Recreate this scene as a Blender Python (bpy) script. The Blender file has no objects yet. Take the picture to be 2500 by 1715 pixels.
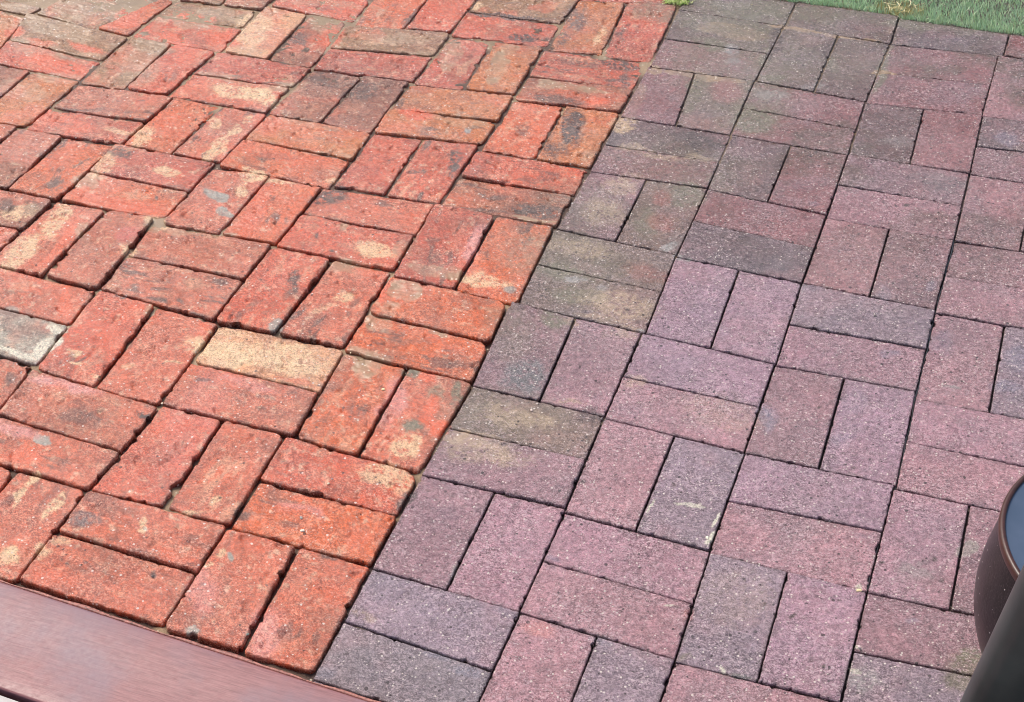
import bpy, math, random
import numpy as np
from mathutils import Matrix, Vector

sc = bpy.context.scene
# ------------------------------------------------------------------ camera, light, exposure
RM = [[0.9470191390425438, 0.3210974240183977, 0.007155038495255006], [0.20322500030723611, -0.5818274024115972, -0.7875128399290371], [-0.24870534682077738, 0.7472438143549417, -0.6162567097979821]]
CAM = [0.6556179305579822, -1.1746055865761857, 1.547921910555931]
FPX = 4106.741157700968
cd = bpy.data.cameras.new("camera"); cam = bpy.data.objects.new("camera", cd)
sc.collection.objects.link(cam); sc.camera = cam
cd.sensor_width = 36; cd.lens = FPX / 2500 * 36; cd.clip_start = 0.01; cd.clip_end = 200
Rm = Matrix(RM)
m3 = Matrix((Rm[0], -Rm[1], -Rm[2])).transposed()
cam.matrix_world = Matrix.Translation(CAM) @ m3.to_4x4()
w = bpy.data.worlds.new("World"); sc.world = w; w.use_nodes = True
nt = w.node_tree; bg = nt.nodes['Background']
sky = nt.nodes.new('ShaderNodeTexSky'); sky.sky_type = 'NISHITA'; sky.sun_disc = False
SUN_EL, SUN_AZ = math.radians(52), math.radians(-62)   # azimuth clockwise from +Y
sky.sun_elevation = SUN_EL; sky.sun_rotation = SUN_AZ
sky.air_density = 1.0; sky.dust_density = 4.0; sky.ozone_density = 1.0
nt.links.new(sky.outputs[0], bg.inputs[0]); bg.inputs[1].default_value = 0.115
sd = bpy.data.lights.new("sun", 'SUN'); sd.energy = 1.7; sd.angle = math.radians(22); sd.color = (1, .95, .88)
so = bpy.data.objects.new("sun", sd); sc.collection.objects.link(so)
sdir = Vector((math.sin(SUN_AZ)*math.cos(SUN_EL), math.cos(SUN_AZ)*math.cos(SUN_EL), math.sin(SUN_EL)))
so.rotation_euler = sdir.to_track_quat('Z', 'Y').to_euler()
so.location = sdir * 5
sc.view_settings.view_transform = 'Standard'; sc.view_settings.look = 'None'
sc.view_settings.gamma = 1; sc.view_settings.exposure = 0.62
sc.cycles.filter_width = 1.0

# ------------------------------------------------------------------ data (metres / 10000)
BRICKS = [[1,[-2007,2225,-1004,2205,-911,355,-1986,360],[212,104,98],"salmon pink flecked brick, left one, row one from board, column one from purple pavers"],
[1,[-974,2224,40,2200,59,334,-880,332],[212,104,98],"smooth coral pink brick, right one, row one from board, column one from purple pavers"],
[1,[-2058,4148,-18,4047,-1,3173,-2033,3216],[216,86,66],"red with chipped corner brick, upper one, row two from board, column one from purple pavers"],
[1,[-2011,3190,14,3146,34,2210,-1988,2256],[222,98,56],"orange with pale chips brick, lower one, row two from board, column one from purple pavers"],
[1,[-2040,6151,-1024,6128,-964,4104,-1932,4151],[222,98,56],"plain orange brick, left one, row three from board, column one from purple pavers"],
[1,[-992,6133,19,6108,-16,4056,-932,4102],[212,104,98],"orange and green stained brick, right one, row three from board, column one from purple pavers"],
[1,[-2122,8205,-135,8156,-66,7121,-2097,7194],[222,98,56],"bright orange round cornered brick, upper one, row four from board, column one from purple pavers"],
[1,[-2098,7168,-70,7094,-6,6136,-2068,6185],[222,98,56],"bright orange pitted brick, lower one, row four from board, column one from purple pavers"],
[1,[-2201,10382,-1117,10396,-1052,8201,-2090,8214],[200,82,76],"dull red brick, left one, row five from board, column one from purple pavers"],
[1,[-1109,10405,-108,10419,-2,8150,-1045,8234],[222,98,56],"clean orange brick, right one, row five from board, column one from purple pavers"],
[1,[-2106,12230,-67,12324,-70,11438,-2110,11350],[216,86,66],"bright red brick, upper one, row six from board, column one from purple pavers"],
[1,[-2109,11338,-73,11426,-74,10441,-2115,10415],[170,86,64],"brown black stained brick, lower one, row six from board, column one from purple pavers"],
[1,[-2080,14135,-1109,14244,-1060,12295,-2055,12250],[222,98,56],"orange black speckled brick, left one, row seven from board, column one from purple pavers"],
[1,[-1091,14239,-96,14353,-59,12355,-1043,12309],[206,112,66],"ochre black blotched brick, right one, row seven from board, column one from purple pavers"],
[1,[-2150,16215,-92,16393,-112,15305,-2104,15098],[216,86,66],"deep orange brick, upper one, row eight from board, column one from purple pavers"],
[1,[-2100,15080,-94,15288,-86,14376,-2083,14148],[170,86,64],"silty dark red brick, lower one, row eight from board, column one from purple pavers"],
[1,[-2137,18432,-1193,18669,-1027,16345,-2098,16254],[206,112,66],"yellow ochre brick, left one, row nine from board, column one from purple pavers"],
[1,[-1178,18676,-148,18896,-66,16405,-1011,16329],[200,82,76],"crimson red brick, right one, row nine from board, column one from purple pavers"],
[1,[-2210,19462,-28,19644,-114,18944,-2147,18464],[200,82,76],"red mossy edged brick, lower one, row ten from board, column one from purple pavers"],
[1,[-4095,2255,-2023,2274,-2012,1368,-4083,1406],[212,104,98],"pink grey marbled brick, upper one, row one from board, column two from purple pavers"],
[1,[-4099,1388,-2022,1349,-2008,421,-4088,483],[212,104,98],"salmon dark pitted brick, lower one, row one from board, column two from purple pavers"],
[1,[-4010,4182,-3055,4175,-2998,2291,-4086,2283],[216,86,66],"orange red brick, left one, row two from board, column two from purple pavers"],
[1,[-3024,4168,-2072,4161,-2024,2300,-2968,2292],[212,104,98],"salmon brick, right one, row two from board, column two from purple pavers"],
[1,[-4106,6210,-2068,6261,-2011,5218,-4070,5236],[230,168,128],"pale cream yellow brick, upper one, row three from board, column two from purple pavers"],
[1,[-4087,5208,-2007,5190,-1953,4186,-4049,4201],[212,104,98],"coral pink streaked brick, lower one, row three from board, column two from purple pavers"],
[1,[-4246,8340,-3184,8341,-3221,6265,-4229,6240],[216,86,66],"orange ragged edged brick, left one, row four from board, column two from purple pavers"],
[1,[-3152,8345,-2158,8337,-2106,6295,-3189,6271],[212,104,98],"brownish pink brick, right one, row four from board, column two from purple pavers"],
[1,[-4198,10296,-2211,10431,-2159,9421,-4195,9392],[212,104,98],"coral dark cornered brick, upper one, row five from board, column two from purple pavers"],
[1,[-4187,9373,-2181,9402,-2124,8359,-4193,8369],[216,86,66],"orange and cream brick, lower one, row five from board, column two from purple pavers"],
[1,[-4063,12195,-3151,12304,-3120,10404,-4034,10342],[200,82,76],"coral red brick, left one, row six from board, column two from purple pavers"],
[1,[-3117,12295,-2132,12415,-2145,10453,-3085,10388],[216,86,66],"orange mossy brick, right one, row six from board, column two from purple pavers"],
[1,[-4109,14092,-2107,14288,-2089,13291,-4101,13137],[206,112,66],"dusty orange brick, upper one, row seven from board, column two from purple pavers"],
[1,[-4111,13124,-2098,13278,-2088,12455,-4103,12216],[206,112,66],"ochre silt washed brick, lower one, row seven from board, column two from purple pavers"],
[1,[-4046,16098,-3213,16188,-3097,14205,-4063,14110],[200,82,76],"silty pink brick, left one, row eight from board, column two from purple pavers"],
[1,[-3183,16207,-2187,16321,-2112,14319,-3067,14225],[206,112,66],"orange mud blotched brick, right one, row eight from board, column two from purple pavers"],
[1,[-4087,18175,-2121,18591,-2168,17355,-4079,17253],[152,108,90],"dusty brown brick, upper one, row nine from board, column two from purple pavers"],
[1,[-4103,17230,-2167,17333,-2123,16343,-4062,16127],[216,86,66],"red black streaked brick, lower one, row nine from board, column two from purple pavers"],
[1,[-6283,2324,-5225,2293,-5195,451,-6145,424],[212,104,98],"pale coral brick, left one, row one from board, column three from purple pavers"],
[1,[-5210,2302,-4125,2269,-4101,453,-5179,443],[212,104,98],"cream scraped pink brick, right one, row one from board, column three from purple pavers"],
[1,[-6197,4300,-4040,4134,-4080,3112,-6140,3229],[196,100,94],"plum pink rippled brick, upper one, row two from board, column three from purple pavers"],
[1,[-6124,3214,-4072,3098,-4104,2288,-6077,2350],[212,104,98],"pale pink glossy brick, lower one, row two from board, column three from purple pavers"],
[1,[-6264,6360,-5253,6301,-5140,4230,-6175,4306],[216,86,66],"orange red brick, left one, row three from board, column three from purple pavers"],
[1,[-5231,6296,-4136,6221,-4059,4143,-5118,4222],[212,104,98],"coral red brick, right one, row three from board, column three from purple pavers"],
[1,[-6399,8345,-4270,8413,-4262,7365,-6339,7349],[196,100,94],"dusty plum brick, upper one, row four from board, column three from purple pavers"],
[1,[-6336,7330,-4258,7346,-4248,6263,-6280,6398],[196,100,94],"rose pink brick, lower one, row four from board, column three from purple pavers"],
[1,[-6243,10191,-5204,10338,-5217,8405,-6258,8364],[212,104,98],"coral grey patched brick, left one, row five from board, column three from purple pavers"],
[1,[-5183,10275,-4204,10246,-4211,8442,-5195,8414],[222,98,56],"bright orange brick, right one, row five from board, column three from purple pavers"],
[1,[-6120,12199,-4080,12182,-4064,11233,-6140,11228],[206,112,66],"ochre orange brick, upper one, row six from board, column three from purple pavers"],
[1,[-6149,11214,-4081,11219,-4067,10254,-6177,10278],[222,98,56],"vivid orange brick, lower one, row six from board, column three from purple pavers"],
[1,[-6041,14009,-5059,14079,-5118,12202,-6148,12208],[154,82,76],"maroon speckled brick, left one, row seven from board, column three from purple pavers"],
[1,[-5035,14075,-4129,14139,-4113,12194,-5093,12204],[154,82,76],"dark maroon brick, right one, row seven from board, column three from purple pavers"],
[1,[-6156,15845,-4078,16253,-4067,15229,-6103,14890],[152,108,90],"muddy pink brick, upper one, row eight from board, column three from purple pavers"],
[1,[-6101,14863,-4064,15202,-4075,14162,-6060,14023],[200,82,76],"dull red brick, lower one, row eight from board, column three from purple pavers"],
[1,[-6137,18142,-5085,18310,-5024,16081,-6030,15891],[222,98,56],"vivid orange brick, left one, row nine from board, column three from purple pavers"],
[1,[-5066,18288,-4113,18382,-4093,16272,-5006,16085],[216,86,66],"coral streaked brick, right one, row nine from board, column three from purple pavers"],
[1,[-7293,4408,-6218,4374,-6127,2640,-7246,2673],[196,100,94],"magenta pink brick, right one, row two from board, column four from purple pavers"],
[1,[-8534,6418,-6290,6341,-6251,5430,-8374,5468],[212,104,98],"coral orange ended brick, upper one, row three from board, column four from purple pavers"],
[1,[-8392,5454,-6243,5415,-6200,4402,-8239,4465],[178,170,162],"grey white painted brick, lower one, row three from board, column four from purple pavers"],
[1,[-8263,8430,-7316,8419,-7324,6404,-8347,6424],[212,104,98],"cream splashed coral brick, left one, row four from board, column four from purple pavers"],
[1,[-7285,8435,-6431,8470,-6306,6364,-7292,6413],[196,100,94],"maroon pink brick, right one, row four from board, column four from purple pavers"],
[1,[-8226,10351,-6266,10379,-6273,9398,-8216,9390],[200,82,76],"red black edged brick, upper one, row five from board, column four from purple pavers"],
[1,[-8203,9381,-6273,9388,-6284,8496,-8193,8428],[222,98,56],"orange with black hole brick, lower one, row five from board, column four from purple pavers"],
[1,[-7995,12154,-7058,12163,-7144,10383,-8085,10370],[222,98,56],"peach orange brick, left one, row six from board, column four from purple pavers"],
[1,[-7027,12162,-6131,12175,-6181,10403,-7112,10388],[212,104,98],"cream smeared pink brick, right one, row six from board, column four from purple pavers"],
[1,[-8053,14032,-6057,14023,-6105,13188,-8119,13090],[200,82,76],"red silty brick, upper one, row seven from board, column four from purple pavers"],
[1,[-8117,13070,-6127,13163,-6180,12195,-8171,12174],[212,104,98],"cream crusted brick, lower one, row seven from board, column four from purple pavers"],
[1,[-8064,16144,-7059,16064,-7024,14053,-7952,14057],[230,168,128],"sandy pink brick, left one, row eight from board, column four from purple pavers"],
[1,[-7045,16069,-6191,16009,-6094,14052,-7009,14056],[154,82,76],"muddy maroon brick, right one, row eight from board, column four from purple pavers"],
[1,[-7972,16994,-6123,17082,-6073,16018,-7930,16133],[216,86,66],"red round cornered brick, lower one, row nine from board, column four from purple pavers"],
[1,[-10144,8415,-8293,8393,-8332,7461,-10024,7363],[154,82,76],"white crusted maroon brick, upper one, row four from board, column five from purple pavers"],
[1,[-10003,7343,-8328,7441,-8363,6546,-9941,6589],[216,86,66],"coral brick, lower one, row four from board, column five from purple pavers"],
[1,[-10130,10242,-9209,10271,-9196,8438,-10103,8450],[154,82,76],"deep plum brick, left one, row five from board, column five from purple pavers"],
[1,[-9200,10276,-8235,10321,-8216,8412,-9187,8414],[222,98,56],"peach orange brick, right one, row five from board, column five from purple pavers"],
[1,[-9937,12022,-8018,12185,-8066,11188,-9970,11092],[196,100,94],"rose maroon brick, upper one, row six from board, column five from purple pavers"],
[1,[-9979,11064,-8056,11161,-8095,10343,-10008,10252],[216,86,66],"orange red brick, lower one, row six from board, column five from purple pavers"],
[1,[-9925,14021,-9039,14025,-9031,12132,-9956,12052],[152,108,90],"silty brown brick, left one, row seven from board, column five from purple pavers"],
[1,[-9012,14016,-8082,14021,-8189,12182,-9004,12115],[216,86,66],"clean orange brick, right one, row seven from board, column five from purple pavers"],
[1,[-9852,15724,-8079,15882,-8035,15070,-9898,15060],[152,108,90],"mud covered brick, upper one, row eight from board, column five from purple pavers"],
[1,[-9886,15026,-8030,15036,-7975,14041,-9953,14034],[216,86,66],"red mud patched brick, lower one, row eight from board, column five from purple pavers"],
[1,[-9934,17409,-9084,17514,-8887,15828,-9778,15745],[152,108,90],"mud covered brick, left one, row nine from board, column five from purple pavers"],
[1,[-9065,17476,-8039,17586,-7987,15910,-8872,15832],[150,82,80],"dark brown brick, right one, row nine from board, column five from purple pavers"],
[1,[-11985,10176,-10125,10284,-10142,9745,-11941,9645],[196,100,94],"half seen rosy brick, upper one, row five from board, column six from purple pavers"],
[1,[-11973,12185,-11034,12176,-11028,10676,-12006,10704],[150,82,80],"dark muddy brick, left one, row six from board, column six from purple pavers"],
[1,[-11024,12155,-9947,12145,-10016,10281,-11016,10281],[206,112,66],"brown orange brick, right one, row six from board, column six from purple pavers"],
[1,[-12414,14245,-9950,13981,-9964,12952,-12094,13108],[152,108,90],"mud covered brick, upper one, row seven from board, column six from purple pavers"],
[1,[-12105,13096,-9966,12939,-9976,12178,-12002,12204],[216,86,66],"orange striped muddy brick, lower one, row seven from board, column six from purple pavers"],
[1,[-11902,16332,-10160,15767,-10784,14072,-12190,14259],[152,108,90],"mud covered brick, left one, row eight from board, column six from purple pavers"],
[1,[-10166,15708,-9869,15683,-9983,14020,-10750,14109],[222,98,56],"wedge shaped orange brick, right one, row eight from board, column six from purple pavers"],
[1,[-13428,14226,-12270,14022,-12035,12485,-13222,12406],[206,112,66],"muddy ochre brick, right one, row seven from board, column seven from purple pavers"],
[1,[-14271,14634,-12197,14522,-12308,14142,-14192,14207],[152,108,90],"silt covered brick, lower one, row eight from board, column seven from purple pavers"],
[0,[117,218,2348,108,2408,-502,143,-542],[150,128,140],"slate grey paver, lower one, row ten from grass, column one from red bricks"],
[0,[70,2148,2096,2061,2085,1047,80,1213],[150,128,140],"lavender grey pitted paver, upper one, row nine from grass, column one from red bricks"],
[0,[80,1194,2092,1028,2082,141,90,239],[138,124,130],"slate green tinged paver, lower one, row nine from grass, column one from red bricks"],
[0,[27,4015,1073,4025,1091,2123,65,2167],[150,112,120],"dusky pink paver, left one, row eight from grass, column one from red bricks"],
[0,[1084,4025,2078,4032,2078,2071,1103,2113],[172,128,140],"mauve pink paver, right one, row eight from grass, column one from red bricks"],
[0,[39,6059,2027,6036,2046,5061,24,5067],[134,110,98],"buff topped paver, upper one, row seven from grass, column one from red bricks"],
[0,[34,5049,2050,5043,2070,4050,16,4033],[150,112,120],"purple silt cornered paver, lower one, row seven from grass, column one from red bricks"],
[0,[-114,8220,952,8118,1044,6061,24,6072],[150,112,120],"grey olive topped paver, left one, row six from grass, column one from red bricks"],
[0,[972,8127,2016,8099,2034,6042,1064,6056],[174,128,136],"dusty pink paver, right one, row six from grass, column one from red bricks"],
[0,[-75,10340,1999,10285,2035,9227,-27,9288],[134,110,98],"olive buff paver, upper one, row five from grass, column one from red bricks"],
[0,[-32,9278,2033,9217,2072,8103,20,8182],[134,110,98],"olive green stained paver, lower one, row five from grass, column one from red bricks"],
[0,[-40,12241,950,12318,964,10326,-43,10348],[150,112,120],"buff dusted purple paver, left one, row four from grass, column one from red bricks"],
[0,[964,12313,2019,12393,2007,10294,978,10323],[134,110,98],"olive with red centre paver, right one, row four from grass, column one from red bricks"],
[0,[-68,14199,2002,14260,2004,13300,-47,13190],[118,84,84],"olive brown paver, upper one, row three from grass, column one from red bricks"],
[0,[-51,13170,2008,13281,2009,12405,-39,12248],[148,94,98],"maroon paver, lower one, row three from grass, column one from red bricks"],
[0,[-65,16214,826,16275,969,14247,-57,14218],[148,94,98],"smooth maroon paver, left one, row two from grass, column one from red bricks"],
[0,[843,16280,1968,16355,1978,14267,987,14237],[134,110,98],"olive brown paver, right one, row two from grass, column one from red bricks"],
[0,[-110,18724,2043,18736,2010,17511,-66,17441],[118,84,84],"brown silty paver, upper one, row one from grass, column one from red bricks"],
[0,[-66,17429,2009,17498,1978,16362,-46,16228],[148,94,98],"maroon white scuffed paver, lower one, row one from grass, column one from red bricks"],
[0,[14,19639,2067,19843,2060,18752,-122,18740],[118,84,84],"dark mossy brown border paver along the grass, column one from red bricks"],
[0,[2111,2039,3119,1981,3127,156,2089,128],[174,128,136],"pitted pink paver, left one, row nine from grass, column two from red bricks"],
[0,[3126,1991,4117,1935,4105,255,3134,232],[150,128,140],"grey paver, right one, row nine from grass, column two from red bricks"],
[0,[2089,3958,4089,3886,4104,2912,2088,3008],[172,128,140],"mauve paver, upper one, row eight from grass, column two from red bricks"],
[0,[2092,2997,4100,2902,4115,1944,2092,2059],[174,128,136],"rosy paver, lower one, row eight from grass, column two from red bricks"],
[0,[2045,5993,3076,5962,3067,3939,2084,3975],[174,128,136],"rose speckled paver, left one, row seven from grass, column two from red bricks"],
[0,[3091,5956,4095,5925,4077,3903,3082,3937],[150,128,140],"white paint marked paver, right one, row seven from grass, column two from red bricks"],
[0,[2034,8102,4080,8013,4077,6974,2043,6995],[168,132,148],"lavender paver, upper one, row six from grass, column two from red bricks"],
[0,[2037,6982,4083,6961,4082,5942,2046,6005],[174,128,136],"white speckled pink paver, lower one, row six from grass, column two from red bricks"],
[0,[2008,10218,3045,10195,3089,8063,2081,8106],[168,132,148],"lavender grey paver, left one, row five from grass, column two from red bricks"],
[0,[3059,10189,4066,10173,4099,8023,3103,8066],[168,132,148],"pale lilac paver, right one, row five from grass, column two from red bricks"],
[0,[2025,12355,4079,12245,4071,11225,2019,11338],[148,94,98],"reddish brown paver, upper one, row four from grass, column two from red bricks"],
[0,[2021,11330,4073,11216,4065,10189,2015,10231],[124,98,104],"brown grey paver, lower one, row four from grass, column two from red bricks"],
[0,[2014,14253,3075,14264,3064,12317,2017,12374],[118,84,84],"dark brown paver, left one, row three from grass, column two from red bricks"],
[0,[3088,14258,4088,14268,4087,12258,3076,12312],[148,94,98],"rosy brown paver, right one, row three from grass, column two from red bricks"],
[0,[1975,16353,4066,16265,4079,15223,1980,15302],[148,94,98],"pink grey flecked paver, upper one, row two from grass, column two from red bricks"],
[0,[1992,15290,4080,15211,4091,14287,1997,14266],[148,94,98],"rosy paver, lower one, row two from grass, column two from red bricks"],
[0,[2053,18746,3129,18722,3097,16315,1988,16362],[118,84,84],"dark brown speckled paver, left one, row one from grass, column two from red bricks"],
[0,[3149,18708,4151,18689,4082,16275,3117,16315],[118,84,84],"grimy maroon paver, right one, row one from grass, column two from red bricks"],
[0,[2085,19887,4148,19945,4164,18707,2078,18751],[118,84,84],"wide dull maroon border paver along the grass, column two from red bricks"],
[0,[4128,1896,6142,1913,6095,1045,4122,994],[174,128,136],"pink pitted paver, upper one, row nine from grass, column three from red bricks"],
[0,[4098,3861,5111,3850,5135,1913,4127,1905],[150,128,140],"grey pitted paver, left one, row eight from grass, column three from red bricks"],
[0,[5118,3848,6137,3837,6128,1925,5142,1915],[168,132,148],"lilac pitted paver, right one, row eight from grass, column three from red bricks"],
[0,[4106,5914,6162,5931,6151,4976,4097,4905],[168,132,148],"pale lavender paver, upper one, row seven from grass, column three from red bricks"],
[0,[4097,4898,6150,4970,6138,3827,4088,3849],[174,128,136],"salmon pink paver, lower one, row seven from grass, column three from red bricks"],
[0,[4099,7973,5109,8015,5121,5933,4096,5924],[150,112,120],"blue grey mottled paver, left one, row six from grass, column three from red bricks"],
[0,[5126,8028,6156,8071,6186,5949,5138,5940],[168,132,148],"lilac paver, right one, row six from grass, column three from red bricks"],
[0,[4075,10180,6161,10143,6162,9129,4093,9049],[150,128,140],"blue grey paver, upper one, row five from grass, column three from red bricks"],
[0,[4094,9029,6159,9109,6160,8077,4110,7993],[172,128,140],"mauve grey paver, lower one, row five from grass, column three from red bricks"],
[0,[4098,12157,5133,12179,5133,10171,4082,10189],[174,128,136],"rose paver, left one, row four from grass, column three from red bricks"],
[0,[5147,12182,6185,12203,6149,10158,5147,10174],[150,112,120],"pink and grey paver, right one, row four from grass, column three from red bricks"],
[0,[4096,14295,6189,14370,6187,13290,4095,13253],[150,112,120],"dull grey purple paver, upper one, row three from grass, column three from red bricks"],
[0,[4101,13238,6191,13275,6189,12191,4100,12149],[172,128,140],"pink purple paver, lower one, row three from grass, column three from red bricks"],
[0,[4085,16190,5128,16339,5165,14348,4108,14310],[118,84,84],"dark grey maroon paver, left one, row two from grass, column three from red bricks"],
[0,[5138,16345,6180,16496,6195,14377,5175,14340],[148,94,98],"clear red paver, right one, row two from grass, column three from red bricks"],
[0,[4165,18669,6218,18920,6198,17686,4131,17443],[148,94,98],"dull maroon paver, upper one, row one from grass, column three from red bricks"],
[0,[4123,17433,6187,17675,6171,16499,4090,16200],[148,94,98],"pink and grey paver, lower one, row one from grass, column three from red bricks"],
[0,[4164,19841,6323,19898,6301,18944,4180,18685],[124,98,104],"raised grey brown border paver along the grass, column three from red bricks"],
[0,[6144,3821,8081,3893,8013,2895,6141,2794],[150,112,120],"mauve blue spotted paver, upper one, row eight from grass, column four from red bricks"],
[0,[6149,2774,8000,2875,7949,1966,6145,1826],[150,128,140],"grey white scuffed paver, lower one, row eight from grass, column four from red bricks"],
[0,[6167,5850,7170,5878,7162,3869,6144,3830],[172,128,140],"pitted lilac paver, left one, row seven from grass, column four from red bricks"],
[0,[7187,5886,8137,5915,8108,3910,7179,3875],[150,112,120],"grey mossy paver, right one, row seven from grass, column four from red bricks"],
[0,[6177,7889,8172,7951,8167,6923,6192,6901],[172,128,140],"mauve paver, upper one, row six from grass, column four from red bricks"],
[0,[6182,6894,8137,6916,8086,5924,6196,5869],[174,128,136],"dusky pink paver, lower one, row six from grass, column four from red bricks"],
[0,[6170,10082,7207,10094,7210,7936,6171,7903],[174,128,136],"lilac pink paver, left one, row five from grass, column four from red bricks"],
[0,[7221,10096,8263,10107,8204,7965,7224,7936],[150,128,140],"blue grey paver, right one, row five from grass, column four from red bricks"],
[0,[6200,12192,8325,12281,8296,11232,6183,11155],[150,112,120],"purple grey paver, upper one, row four from grass, column four from red bricks"],
[0,[6186,11146,8278,11222,8258,10120,6168,10098],[174,128,136],"rosy pink paver, lower one, row four from grass, column four from red bricks"],
[0,[6206,14304,7276,14358,7239,12252,6202,12208],[174,128,136],"pink grey paver, left one, row three from grass, column four from red bricks"],
[0,[7286,14365,8394,14415,8323,12288,7249,12242],[150,112,120],"grey paver, right one, row three from grass, column four from red bricks"],
[0,[6192,16435,8382,16610,8349,15570,6201,15315],[124,98,104],"dark purple paver, upper one, row two from grass, column four from red bricks"],
[0,[6195,15303,8327,15556,8295,14421,6202,14326],[150,112,120],"mauve paver, lower one, row two from grass, column four from red bricks"],
[0,[6214,18911,7384,18901,7302,16530,6176,16441],[174,128,136],"light pink paver, left one, row one from grass, column four from red bricks"],
[0,[6337,19857,8423,19966,8429,18906,6315,18924],[150,82,80],"dull red border paver along the grass, column four from red bricks"]]
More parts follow.
